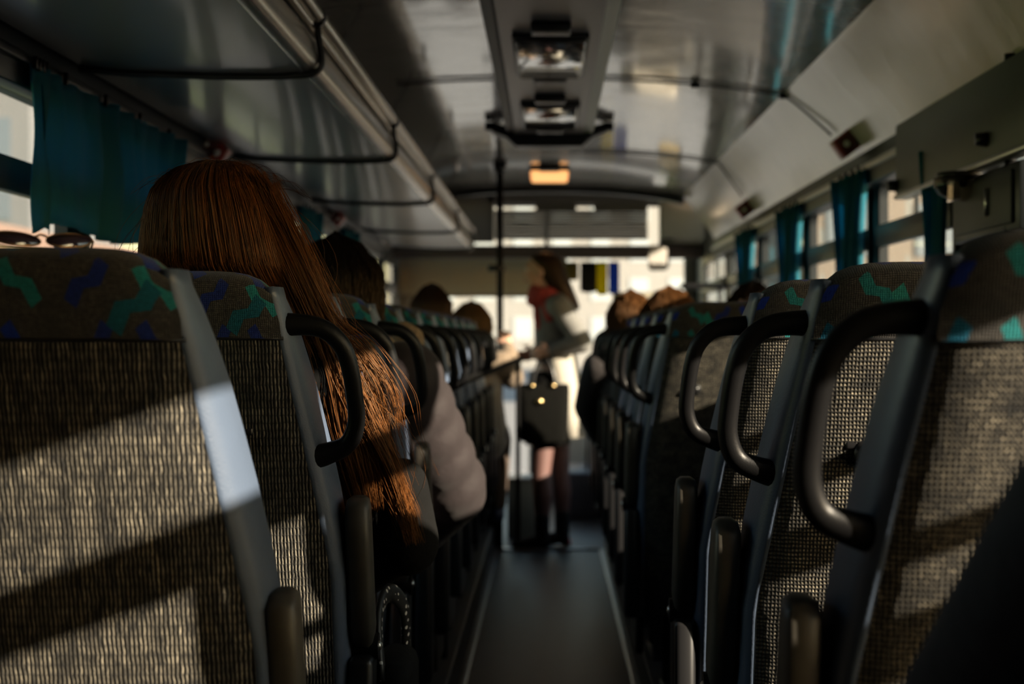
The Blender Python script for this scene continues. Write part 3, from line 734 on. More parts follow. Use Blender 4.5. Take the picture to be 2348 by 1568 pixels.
def copy_tree(o, parent=None):
    c = o.copy(); C.objects.link(c)
    if parent: c.parent = parent
    for ch in list(o.children): copy_tree(ch, c)
    return c

XL, XRR = -.570, .517
ordn = ['nearest', 'second', 'third', 'fourth', 'fifth', 'sixth', 'seventh', 'eighth', 'ninth', 'tenth', 'eleventh', 'farthest']
look_l = ['large out-of-focus grey ribbed seat back without a handle, nearest on the left of the aisle',
          'dark ribbed seat back with black looped handle carrying the long-haired woman',
          'third aisle seat on the left, showing its shining looped handle past the hair',
          'fourth aisle seat on the left, behind the passenger in the mauve jacket']
pL1 = seat(1, True, False, True, False, back_m=M_rib_left, label=look_l[0], loc=(XL, 1.86, Z0))
for ch_ in pL1.children:
    if ch_.name.startswith('armrest'): ch_.location = (-.012, 0, -.045)
pL = seat(1, True, True, True, back_m=M_rib_left, label=look_l[1], loc=(XL, 2.56, Z0))
pLw = seat(1, False, False, False, False, back_m=M_rib_left, label='window-side grey seat beside the nearest left aisle seat', loc=(XL-.40, 1.86, Z0))
lrows = [1.86+.7*k for k in range(12)]
for k, y in enumerate(lrows):
    if k >= 2:
        c = copy_tree(pL); c.location = (XL, y, Z0); c['label'] = look_l[k] if k < 4 else '%s aisle seat from the camera in the left-hand row' % ordn[k]
    if k >= 1:
        c = copy_tree(pLw); c.location = (XL-.40, y, Z0); c['label'] = 'window-side grey seat beside the %s left aisle seat' % ordn[k]
look_r = ['out-of-focus grey seat with big looped handle cut by the right picture edge',
          'sunlit basket-weave grey seat with patterned headrest, second from the camera on the right',
          'grey woven seat with looped handle, last before the middle doorway on the right']
rrows = [1.51, 2.23, 2.93]+[4.95+.7*k for k in range(7)]
pR = seat(-1, True, True, True, back_m=M_weave_right, label=look_r[0], loc=(XRR, rrows[0], Z0))
pRw = seat(-1, False, False, False, False, back_m=M_weave_right, label='window-side grey seat beside the nearest right aisle seat', loc=(XRR+.41, rrows[0], Z0))
for k, y in enumerate(rrows):
    if k >= 1:
        c = copy_tree(pR); c.location = (XRR, y, Z0)
        c['label'] = look_r[k] if k < 3 else ('dark shaded aisle seat, first beyond the middle doorway on the right' if k == 3 else '%s aisle seat from the camera in the right-hand row' % (ordn[k] if k < 9 else 'last'))
        c = copy_tree(pRw); c.location = (XRR+.41, y, Z0); c['label'] = 'window-side grey seat beside the %s right aisle seat' % (ordn[k] if k < 9 else 'last')
for ch_ in list(pR.children):
    if ch_.name.startswith('coat_hook'): bpy.data.objects.remove(ch_)
# the seat of the passenger beside the camera
pn = seat(-1, False, False, False, False, back_m=M_weave_right, label='grey seat under the passenger in the navy coat, at the right picture edge', loc=(XRR+.04, .80, Z0))

# ------------------------------------------------------------------ people
M_skin = mat('skin', (.56, .33, .24), .5, bump=.0003, bump_scale=300)
M_skin.node_tree.nodes['Principled BSDF'].inputs['Subsurface Weight'].default_value = .1
M_lip = mat('lips', (.42, .13, .11), .4)
M_eye = mat('eye white', (.75, .72, .68), .2)
M_iris = mat('dark iris', (.03, .02, .015), .15)

def hair_mat(name, dark, light, rough=.38):
    m = bpy.data.materials.new(name); m.use_nodes = True; nt = m.node_tree; T = NT(nt); b = nt.nodes['Principled BSDF']
    uvn = T.node('ShaderNodeUVMap'); uvn.uv_map = 'UVMap'; sp = T.node('ShaderNodeSeparateXYZ'); T.link(uvn.outputs[0], sp.inputs[0])
    mx = T.node('ShaderNodeMix', data_type='RGBA'); mx.inputs['A'].default_value = (*dark, 1); mx.inputs['B'].default_value = (*light, 1)
    T.link(sp.outputs[0], mx.inputs['Factor']); T.link(mx.outputs['Result'], b.inputs['Base Color'])
    b.inputs['Roughness'].default_value = rough; b.inputs['Specular IOR Level'].default_value = .5; b.inputs['Specular Tint'].default_value = (1, .7, .45, 1)
    t = T.node('ShaderNodeBsdfTranslucent'); T.link(mx.outputs['Result'], t.inputs[0])
    ms = T.node('ShaderNodeMixShader'); ms.inputs[0].default_value = .35
    T.link(b.outputs[0], ms.inputs[1]); T.link(t.outputs[0], ms.inputs[2]); T.link(ms.outputs[0], nt.nodes['Material Output'].inputs[0])
    return m

def strands(name, curves, r, m, parent, seed=1):
    """curves: list of (n,3) arrays; three-sided tapered tubes in one mesh"""
    rng_ = np.random.default_rng(seed)
    V = []; Fc = []; U = []; base = 0
    for c in curves:
        n = len(c); t = np.gradient(c, axis=0); t /= (np.linalg.norm(t, axis=1, keepdims=True)+1e-9)
        ref = np.array([.3, 1.0, .1]); a = np.cross(t, ref); a /= (np.linalg.norm(a, axis=1, keepdims=True)+1e-9); bb = np.cross(t, a)
        rad = r*rng_.uniform(.6, 1.25)*np.concatenate([np.full(n-n//4, 1.0), np.linspace(1, .35, n//4)])[:, None]
        rings = [c+(a*math.cos(k*2*PI/3)+bb*math.sin(k*2*PI/3))*rad for k in range(3)]
        V.append(np.stack(rings, 1).reshape(-1, 3))
        i = np.arange(n-1)[:, None]; k = np.arange(3)[None, :]; k2 = (k+1) % 3
        f = np.stack([base+i*3+k, base+i*3+k2, base+(i+1)*3+k2, base+(i+1)*3+k], -1).reshape(-1, 4)
        Fc.append(f); U.append(np.full((len(f)*4, 2), rng_.uniform(0, 1))); base += n*3
    V = np.concatenate(V).astype(np.float32); Fc = np.concatenate(Fc).astype(np.int32); U = np.concatenate(U).astype(np.float32)
    me = bpy.data.meshes.new(name); me.vertices.add(len(V)); me.vertices.foreach_set('co', V.ravel())
    me.loops.add(Fc.size); me.loops.foreach_set('vertex_index', Fc.ravel()); me.polygons.add(len(Fc))
    me.polygons.foreach_set('loop_start', np.arange(0, Fc.size, 4, dtype=np.int32)); me.polygons.foreach_set('loop_total', np.full(len(Fc), 4, dtype=np.int32))
    me.polygons.foreach_set('use_smooth', np.ones(len(Fc), dtype=bool))
    uvl = me.uv_layers.new(name='UVMap'); uvl.data.foreach_set('uv', U.ravel()); me.update(calc_edges=True); me.materials.append(m)
    o = bpy.data.objects.new(name, me); C.objects.link(o); o.parent = parent; return o

def head_into(b, hc, M, sc=1.0):
    """adds head volumes to a body MB; M: 3x3 facing (+y local forward, z up)"""
    T_ = lambda v: hc+M @ (Vector(v)*sc)
    b.ball(T_((0, -.012, .030)), (.078*sc, .098*sc, .092*sc), 20, M)      # cranium
    b.ball(T_((0, .035, -.020)), (.062*sc, .062*sc, .085*sc), 18, M)     # face
    b.ball(T_((0, .050, -.082)), (.032*sc, .034*sc, .026*sc), 12, M)     # chin
    b.ball(T_((0, .020, -.060)), (.055*sc, .050*sc, .038*sc), 14, M)     # jaw
    b.tube([T_((0, .090, .014)), T_((0, .108, -.022))], [.009*sc, .014*sc], 10)  # nose
    b.ball(T_((0, .106, -.024)), (.015*sc, .013*sc, .011*sc), 10, M)
    b.ball(T_((0, .086, .038)), (.052*sc, .014*sc, .012*sc), 12, M)      # brow
    b.ball(T_((0, .091, -.052)), (.022*sc, .012*sc, .010*sc), 10, M)     # mouth
    for q in (-1, 1):
        b.ball(T_((q*.080, -.005, -.005)), (.010*sc, .018*sc, .030*sc), 12, M)   # ear
        b.ball(T_((q*.040, .070, -.022)), (.022*sc, .022*sc, .022*sc), 12, M)    # cheek
def face_parts(par, hc, M, sc, off):
    T_ = lambda v: hc+M @ (Vector(v)*sc)-off
    for q in (-1, 1):
        b = MB(); b.ball(T_((q*.030, .088, .014)), .011*sc, 12); e = b.build('eye', M_eye, par)
        b = MB(); b.ball(T_((q*.030, .0965, .014)), .0052*sc, 10); b.build('iris', M_iris, e)
    b = MB(); b.ball(T_((0, .101, -.050)), (.022*sc, .007*sc, .0045*sc), 12, M); b.ball(T_((0, .100, -.057)), (.018*sc, .007*sc, .0045*sc), 12, M); b.build('lips', M_lip, par)

def hand_into(b, w_, d_, side_, nrm, sc=1.0, curl=.5):
    """palm from wrist w_ along d_, thumb on side_, fingers curling towards nrm"""
    d_ = Vector(d_).normalized(); nrm = Vector(nrm).normalized(); side_ = Vector(side_).normalized()
    Mx = Matrix((side_, d_, nrm)).transposed()
    b.ball(Vector(w_)+d_*.045*sc, (.040*sc, .050*sc, .016*sc), 14, Mx)
    for k, (o_, L) in enumerate(((.028, .072), (.010, .080), (-.010, .074), (-.028, .058))):
        p0 = Vector(w_)+d_*.078*sc+side_*o_*sc; p1 = p0+(d_*math.cos(curl*.6)+nrm*math.sin(curl*.6))*L*.45*sc
        p2 = p1+(d_*math.cos(curl*1.8)+nrm*math.sin(curl*1.8))*L*.32*sc; p3 = p2+(d_*math.cos(curl*2.8)+nrm*math.sin(curl*2.8))*L*.26*sc
        b.limb([p0, p1, p2, p3], [.0095*sc, .009*sc, .008*sc, .007*sc], 8)
    p0 = Vector(w_)+d_*.022*sc+side_*.026*sc; p1 = p0+(side_*.8+d_*.6+nrm*.2).normalized()*.035*sc; p2 = p1+(side_*.2+d_+nrm*.5).normalized()*.030*sc
    b.limb([p0, p1, p2], [.013*sc, .011*sc, .009*sc], 8)

def hair_cap(par, hc, M, sc, off, m, length, width=1.0, nm='hair', seed=0, back=0.0, bun=False):
    """a hair volume around the skull, falling to `length` below the crown"""
    rows = []; n = 40; rr_ = random.Random(seed)
    lv = [(0.0, .02), (.015, .45), (.04, .72), (.075, .93), (.115, 1.02), (.155, 1.03), (.20, 1.0)]
    z = .20
    while z < length-.02:
        z += .05; lv.append((z, 1.02+.10*math.sin(z*9+seed)-.35*max(0, (z-.3))))
    lv.append((length, .55))
    for dz, k in lv:
        row = []
        for i in range(n):
            a = 2*PI*i/n; cx, sy = math.cos(a), math.sin(a)
            rx = .098*k*width; ry = .118*k
            # open the face: hair stays behind the ears at front
            yy = sy*ry-.012
            fx = cx*rx
            if dz > .055 and sy > .15:
                yy = .15*ry+(sy*ry-.15*ry)*max(-.2, 1-(dz-.055)*9)-.012
            fl_ = 1+.035*math.sin(i*5+dz*7+seed)+.02*math.sin(i*11-dz*11)
            yb_ = -back*max(0, dz-.18)
            row.append(hc+M @ (Vector((fx*fl_, yy*fl_+yb_, .135-dz))*sc)-off)
        rows.append(row)
    b = MB(); b.loft(rows); return b.build(nm, m, par, subsurf=1)

def rotz(a): return Matrix.Rotation(R(a), 3, 'Z')

def seated(name, base, label, head, yaw, hairc, hlen, coat, trousers=(.02, .02, .025), lean=0.0, arm_out=None, collar=None, hair_w=1.0, tilt=0.0, shoes=(.02, .02, .02), sc=1.0, hands_lap=True, puffy=False):
    """base: x,y of hips; head: world head centre"""
    t = empty(name, (base[0], base[1], Z0), label, 'person', 'seated passengers'); off = Vector(t.location)
    hip = Vector((base[0], base[1]+.02, .70)); hc = Vector(head); Mh = rotz(yaw) @ Matrix.Rotation(R(tilt), 3, 'Y')
    neck = hc+Vector((0, -.01, -.13)); chest = Vector((neck.x*.7+hip.x*.3, neck.y-.0, neck.z-.22)); sh = neck+Vector((0, 0, -.06)); sh.x = neck.x*.75+hip.x*.25
    b = MB(); head_into(b, hc, Mh, sc); b.limb([hc+Vector((0, -.01, -.05)), neck, sh], [.05, .052, .06])
    b.limb([sh+Vector((0, 0, -.03)), chest, hip], [.09, .12, .14])
    arms = {}
    for q in (-1, 1):
        S_ = sh+Vector((q*.165, 0, -.025))
        if arm_out and arm_out[0] == q: E_, H_ = Vector(arm_out[1]), Vector(arm_out[2])
        else: E_, H_ = S_+Vector((q*.045, .06, -.27)), Vector((hip.x+q*.07, hip.y+.30, .72))
        arms[q] = (S_, E_, H_)
        b.limb([S_, E_, H_], [.045, .036, .026]); dd = (H_-E_).normalized()
        hand_into(b, H_, dd, Vector((-q, 0, 0)), Vector((0, .2, -1)), .95, .45)
        K_ = Vector((hip.x+q*.11, hip.y+.42, .64)); A_ = Vector((hip.x+q*.10, hip.y+.44, Z0+.09))
        b.limb([hip+Vector((q*.08, 0, 0)), K_, A_], [.085, .058, .038])
    for v in b.bm.verts: v.co -= off
    body = b.build('body', M_skin, t, remesh=.008)
    face_parts(t, hc, Mh, sc, off)
    mc = mat('coat cloth', coat, .75, noise_amt=.25, noise_scale=15, bump=.004 if puffy else .0015, bump_scale=18 if puffy else 60, sheen=.1)
    b = MB(); th = .022 if not puffy else .026
    b.limb([sh+Vector((0, 0, -.02)), chest, hip+Vector((0, 0, -.02))], [.105+th, .135+th, .155+th])
    for q in (-1, 1):
        S_, E_, H_ = arms[q]; b.limb([sh+Vector((q*.05, 0, -.035)), S_], [.075+th*.5, .055+th])
        b.limb([S_, (S_+E_)/2, E_, (E_+H_*2)/3, E_*.12+H_*.88], [.055+th, .052+th, .046+th, .038+th*.8, .034+th*.5])
        if puffy:
            for k in range(0, 5): b.ball(S_.lerp(E_, k/4.4), .052+th+.020-.002*k, 14)
            for k in range(0, 4): b.ball(E_.lerp(H_, k/4.0+.02), .042+th+.014, 14)
    for v in b.bm.verts: v.co -= off
    b.build('coat', mc, t, remesh=.010)
    b = MB()
    for q in (-1, 1):
        K_ = Vector((hip.x+q*.11, hip.y+.42, .64)); A_ = Vector((hip.x+q*.10, hip.y+.44, Z0+.12))
        b.limb([hip+Vector((q*.08, 0, 0)), K_, A_], [.105, .075, .055])
    for v in b.bm.verts: v.co -= off
    b.build('trousers', mat('trouser cloth', trousers, .8), t, remesh=.010)
    for q in (-1, 1):
        A_ = Vector((hip.x+q*.10, hip.y+.44, Z0)); b = MB(); b.limb([A_+Vector((0, -.02, .045)), A_+Vector((0, .06, .04)), A_+Vector((0, .15, .032))], [.045, .042, .032]); b.limb([A_+Vector((0, 0, .05)), A_+Vector((0, 0, .12))], [.045, .045])
        for v in b.bm.verts: v.co -= off; 
        for v in b.bm.verts: v.co.z = max(v.co.z, 0.0)
        b.build('shoe', mat('shoe leather', shoes, .4), t, remesh=.008)
    if collar:
        b = MB(); rg = random.Random(3)
        for k in range(26):
            a = 2*PI*k/26; b.ball(sh+Vector((.105*math.cos(a), .095*math.sin(a)-.01, .035+.02*math.sin(a*3))), .036+rg.uniform(0, .014), 10)
        for v in b.bm.verts: v.co -= off
        b.build('fur_collar', mat('beige fur', collar, .95, noise_amt=.4, noise_scale=90, bump=.012, bump_scale=120), t, remesh=.009)
    if collar:
        b = MB(); q0 = PX(925, 765, 4.42); q1 = PX(968, 880, 4.42)
        for k in range(9): b.ball(q0.lerp(q1, k/8)+Vector((.012*math.sin(k*2.1), .0, 0)), .034+.006*math.sin(k*1.7), 10)
        for v in b.bm.verts: v.co -= off
        b.build('fur_trim', mat('beige fur', collar, .95, noise_amt=.4, noise_scale=90, bump=.012, bump_scale=120), t, remesh=.009)
    hm = hair_mat('passenger hair', tuple(c*.55 for c in hairc), hairc, .45)
    hair_cap(t, hc, Mh, sc, off, hm, hlen, hair_w, seed=int(abs(head[0]*100)))
    # loose strands on the surface
    cs_ = []; rg = np.random.default_rng(int(abs(head[1]*100)))
    for k in range(520):
        a = rg.uniform(0, 2*PI); 
        if math.sin(a) > .3 and rg.uniform() < .7: a = -a
        L = hlen*rg.uniform(.75, 1.05); pts = []
        for j in range(9):
            dz = L*(j/8)**1.2; prof_ = min(1.04, (dz/.09)**.5) if dz < .09 else 1.05-.3*max(0, dz-.28)
            x = math.cos(a)*.100*prof_*hair_w; y = math.sin(a)*.120*prof_-.012
            if dz > .06 and y > .02: y = .02
            v = hc+Mh @ (Vector((x, y, .137-dz))*sc)-off; pts.append(v[:])
        cs_.append(np.array(pts)+rg.normal(0, .0035, (9, 3)))
    strands('hair_strands', cs_, .0015, hm, t)
    return t

# 1. long-haired woman, left block second row: the main figure
def main_woman():
    hx, hy = -.545, 2.860
    t = empty('seated_woman', (-.60, 2.93, Z0), 'woman with very long auburn hair seated in the second left seat, seen from behind', 'person', 'seated passengers'); off = Vector(t.location)
    hc = Vector((hx, hy, 1.425)); Mh = rotz(4)
    b = MB(); head_into(b, hc, Mh, 1.0)
    neck = hc+Vector((0, -.01, -.13)); hip = Vector((-.60, 2.95, .70)); sh = Vector((-.55, 2.86, 1.235)); chest = Vector((-.56, 2.87, 1.07))
    b.limb([hc+Vector((0, -.01, -.05)), neck, sh], [.05, .052, .06]); b.limb([sh+Vector((0, 0, -.03)), chest, hip], [.085, .115, .14])
    arms = {-1: (sh+Vector((-.16, 0, -.02)), Vector((-.78, 2.98, .96)), Vector((-.66, 3.24, .76))),
            1: (sh+Vector((.165, .01, -.03)), Vector((-.262, 3.03, .90)), Vector((-.42, 3.27, .76)))}
    for q, (S_, E_, H_) in arms.items():
        b.limb([S_, E_, H_], [.042, .034, .025]); hand_into(b, H_, (H_-E_), Vector((-q, .3, 0)), Vector((0, .1, -1)), .92, .5)
        K_ = Vector((hip.x+q*.10, 3.36, .65)); A_ = Vector((hip.x+q*.09, 3.36, Z0+.09)); b.limb([hip+Vector((q*.08, 0, 0)), K_, A_], [.085, .056, .037])
    for v in b.bm.verts: v.co -= off
    b.build('body', M_skin, t, remesh=.006); face_parts(t, hc, Mh, 1.0, off)
    b = MB(); b.limb([sh+Vector((0, 0, -.03)), chest, hip], [.115, .14, .165])
    for q, (S_, E_, H_) in arms.items():
        b.limb([sh+Vector((q*.05, 0, -.03)), S_, S_.lerp(E_, .5), E_, E_.lerp(H_, .5), E_.lerp(H_, .9)], [.08, .062, .060, .056, .048, .040])
    b.limb([Vector((-.255, 3.0, 1.0)), Vector((-.245, 3.02, .90))], [.05, .058])
    for v in b.bm.verts: v.co -= off
    b.build('black_jacket', mat('black jacket cloth', (.004, .004, .004), .95, spec=.12, noise_amt=.3, bump=.0016, bump_scale=70), t, remesh=.008)
    b = MB()
    for q in (-1, 1):
        K_ = Vector((hip.x+q*.10, 3.36, .65)); A_ = Vector((hip.x+q*.09, 3.36, Z0+.12)); b.limb([hip+Vector((q*.08, 0, 0)), K_, A_], [.10, .07, .05])
    for v in b.bm.verts: v.co -= off
    b.build('trousers', mat('dark jeans', (.02, .022, .03), .8), t, remesh=.010)
    for q in (-1, 1):
        A_ = Vector((hip.x+q*.09, 3.36, Z0)); b = MB(); b.limb([A_+Vector((0, -.02, .045)), A_+Vector((0, .06, .04)), A_+Vector((0, .15, .032))], [.044, .041, .032]); b.limb([A_+Vector((0, 0, .05)), A_+Vector((0, 0, .12))], [.045, .045])
        for v in b.bm.verts: v.co -= off; v.co.z = max(v.co.z, 0.0)
        b.build('shoe', M_black, t, remesh=.008)
    # ---- hair
    hm = hair_mat('auburn hair', (.022, .012, .007), (.29, .105, .028), .36)
    # under volume: rows given by left/right silhouettes at height y (pixels of the photo, turned into metres at Y)
    lev = [(372, 455, 545, 2.86), (388, 405, 585, 2.86), (410, 374, 612, 2.86), (440, 350, 632, 2.855), (480, 335, 652, 2.85), (540, 326, 672, 2.85), (600, 322, 690, 2.85),
           (660, 330, 712, 2.86), (720, 345, 738, 2.87), (780, 370, 765, 2.88), (850, 450, 788, 2.90), (930, 560, 808, 2.92), (1010, 660, 825, 2.93), (1080, 720, 838, 2.935), (1150, 762, 846, 2.94), (1190, 790, 846, 2.94)]
    rows = []
    for y, xa, xb, Y in lev:
        L_, R_ = PX(xa+12, y+10, Y), PX(xb-14, y+10, Y); c = (L_+R_)/2; hw = (R_-L_).length/2
        dep = .118*min(1, hw/.10) if y < 620 else .085-.05*min(1, (y-620)/300)
        row = []
        for i in range(36):
            a = 2*PI*i/36; sy = math.sin(a); d_ = dep*sy*(1 if sy < 0 else .25)
            row.append(Vector((c.x+hw*math.cos(a)*(1+.01*math.sin(i*7)), c.y+d_, c.z))-off)
        rows.append(row)
    b = MB(); b.loft(rows); o = b.build('hair_volume', hair_mat('auburn under hair', (.030, .010, .004), (.030, .010, .004), .6), t, subsurf=1)
    rg = np.random.default_rng(7)
    ly = np.array([l[0] for l in lev], float); la = np.array([l[1] for l in lev], float); lb_ = np.array([l[2] for l in lev], float); lY = np.array([l[3] for l in lev], float)
    curves = []
    def crown(u, j): return 0
    clumps = [(rg.beta(.9, .8), rg.normal(0, .022), rg.uniform(0, 6.28), rg.uniform(.004, .020), rg.uniform(.90, 1.07), rg.uniform(5, 11)) for _ in range(230)]
    for k in range(9000):
        cu, cd, cp, ca, cl, cf = clumps[rg.integers(0, 230)]
        u = float(np.clip(cu+rg.normal(0, .012), 0, 1)) if rg.uniform() < .8 else rg.beta(.9, .8)
        y0 = rg.uniform(372, 400) if rg.uniform() < .75 else rg.uniform(400, 560)
        yend = 1190+rg.normal(0, 22) if u > .45 else rg.uniform(900, 1100)
        n = 22; ysamp = np.linspace(y0, yend, n); ysamp = y0+(yend-y0)*(np.linspace(0, 1, n)**1.15)
        du = cd+rg.normal(0, .012); ph = cp+rg.normal(0, .3); am = ca+rg.uniform(0, .004)
        uu = np.clip(u+du*np.linspace(0, 1, n)+am*np.sin(np.linspace(0, cf, n)+ph)*np.linspace(.3, 1, n)+rg.normal(0, .0012, n).cumsum(), -.02, 1.03)
        A = np.interp(ysamp, ly, la); B = np.interp(ysamp, ly, lb_); YY = np.interp(ysamp, ly, lY)
        # parting: strands leave the crown near its middle and spread
        x = A+(B-A)*uu; hw = (B-A)/2*YY/F
        s_ = np.clip(2*uu-1, -1, 1); dep = np.where(ysamp < 620, .122*np.minimum(1, hw/.10), .088-.05*np.minimum(1, (ysamp-620)/300))
        lay = cl+rg.normal(0, .018)
        yy = YY-dep*np.sqrt(np.maximum(0, 1-s_**2))*lay-.001
        # keep clear of the seat back below its top
        zz = CAMZ-(ysamp-768)*YY/F
        lim = np.where(zz < 1.36, 2.56+.33*(1.355-zz)+.185, 0); yy = np.maximum(yy, np.minimum(lim, 2.93))
        curves.append(np.stack([(x-1257)*YY/F, yy, zz], 1)-np.array(off))
    strands('hair_strands', curves, .00046, hm, t, 3)
    # locks falling over the shoulder into the aisle
    gu = [[(600, 430, 2.80), (680, 600, 2.82), (742, 760, 2.84), (800, 900, 2.86), (868, 1050, 2.90), (930, 1170, 2.93), (958, 1268, 2.95)],
          [(600, 440, 2.79), (690, 640, 2.80), (745, 760, 2.82), (790, 850, 2.83), (840, 960, 2.84), (905, 1090, 2.88), (950, 1230, 2.93)],
          [(585, 420, 2.80), (670, 600, 2.80), (735, 740, 2.82), (775, 850, 2.83), (800, 980, 2.85), (828, 1090, 2.87), (850, 1190, 2.90)],
          [(560, 400, 2.79), (650, 560, 2.79), (720, 720, 2.81), (800, 800, 2.83), (862, 900, 2.85), (880, 1000, 2.88), (925, 1120, 2.92)]]
    curves = []
    for gi, (g_, cnt, sp) in enumerate(zip(gu, (520, 420, 620, 170), (20, 18, 26, 34))):
        P_ = np.array([PX(*q) [:] for q in g_])
        for k in range(cnt):
            o1 = rg.normal(0, 1, 3)*np.array([sp, 0, sp*.4])*2.85/F; o1[1] = rg.normal(0, .012)
            spread = np.linspace(.7, 1.0, len(P_))[:, None]*(1-.45*np.linspace(0, 1, len(P_))[:, None]**2 if gi != 3 else 1)
            Q = P_+o1*spread+rg.normal(0, .0022, P_.shape)
            cut = rg.uniform(.80, 1.0)
            V_ = [Vector(v) for v in Q]; rs_, _ = resample(V_, 1.0, 4); arr = np.array([v[:] for v in rs_]); arr = arr[:max(8, int(len(arr)*cut))]
            curves.append(arr-np.array(off))
    strands('hair_lock', curves, .00046, hm, t, 5)
    # flyaway strands
    curves = []
    for k in range(230):
        z0 = rg.uniform(400, 900); side_ = 1 if rg.uniform() < .78 else -1
        xa = np.interp(z0, ly, lb_ if side_ > 0 else la); 
        if side_ < 0 and z0 > 560: continue
        L = rg.uniform(60, 330); dx = side_*abs(rg.normal(0, 38)); n = 12; tt = np.linspace(0, 1, n)
        ys_ = z0+L*tt; base = np.interp(ys_, ly, lb_ if side_ > 0 else la)
        if z0 > 700: base = base+(ys_-700)*.16
        xs_ = base-side_*14+dx*np.sin(tt*rg.uniform(1.2, 3.0))+rg.normal(0, 1.2, n).cumsum()
        Yb = rg.uniform(2.78, 2.88)
        curves.append(np.stack([(xs_-1257)*Yb/F, Yb+.02*tt, CAMZ-(ys_-768)*Yb/F], 1)-np.array(off))
    for k in range(170):   # frizz on the crown
        a = rg.uniform(-.9, .9); n = 9; tt = np.linspace(0, 1, n); x0 = 500+160*a; y0 = np.interp(abs(x0-500), [0, 60, 110, 150, 180], [372, 388, 410, 440, 500])
        hh = rg.uniform(6, 26); ww = rg.uniform(20, 90)*(1 if rg.uniform() < .5 else -1)
        xs_ = x0+ww*tt; ys_ = y0-hh*np.sin(PI*tt)+abs(ww)*.35*tt*np.sign(1)
        curves.append(np.stack([(xs_-1257)*2.83/F, np.full(n, 2.83), CAMZ-(ys_-768)*2.83/F], 1)-np.array(off))
    strands('flyaway_hair', curves, .00032, hm, t, 9)
main_woman()

# 2. passenger with black hair and fur collar
seated('seated_passenger', (-.50, 4.33), 'passenger with black hair and puffy mauve jacket with beige fur collar', (-.515, 4.25, 1.365), 0, (.012, .010, .009), .34, (.022, .014, .016), arm_out=(1, (-.235, 4.45, .86), (-.36, 4.66, .74)), collar=(.30, .215, .14), puffy=True, hair_w=1.08)
# 3-4 left front
seated('seated_passenger', (-.60, 9.15), 'passenger with short brown hair whose head shows above the far left seats', (-.607, 9.08, 1.385), 0, (.05, .025, .015), .19, (.05, .05, .055))
seated('seated_passenger', (-.40, 9.83), 'passenger in a beige coat with tousled brown hair facing the standing woman', (-.425, 9.76, 1.31), -20, (.16, .09, .035), .20, (.17, .125, .085), trousers=(.06, .04, .03), arm_out=(1, (-.205, 9.88, 1.02), (-.235, 10.0, 1.20)), shoes=(.02, .03, .07), hair_w=1.1)
# right front
seated('seated_passenger', (.46, 7.98), 'passenger in a dark coat with long sunlit auburn hair leaning into the aisle', (.372, 7.92, 1.325), 12, (.13, .055, .018), .42, (.018, .014, .014), arm_out=(-1, (.185, 8.03, .93), (.26, 8.24, .74)), hair_w=1.05)
seated('seated_passenger', (.53, 7.30), 'passenger with sunlit brown hair just right of the long auburn-haired one', (.505, 7.24, 1.32), -8, (.13, .055, .018), .30, (.03, .025, .022), hair_w=1.15)
seated('seated_passenger', (.86, 6.60), 'dark-haired passenger at the right windows whose head shows behind the third seat', (.762, 6.54, 1.32), 0, (.02, .012, .01), .22, (.02, .02, .02))
# beside the camera
seated('seated_passenger', (.52, 1.05), 'passenger in a navy coat whose sleeve fills the lower right corner', (.545, 1.02, 1.42), 0, (.03, .02, .015), .2, (.006, .010, .026), arm_out=(-1, (.315, 1.25, .98), (.42, 1.41, .80)))

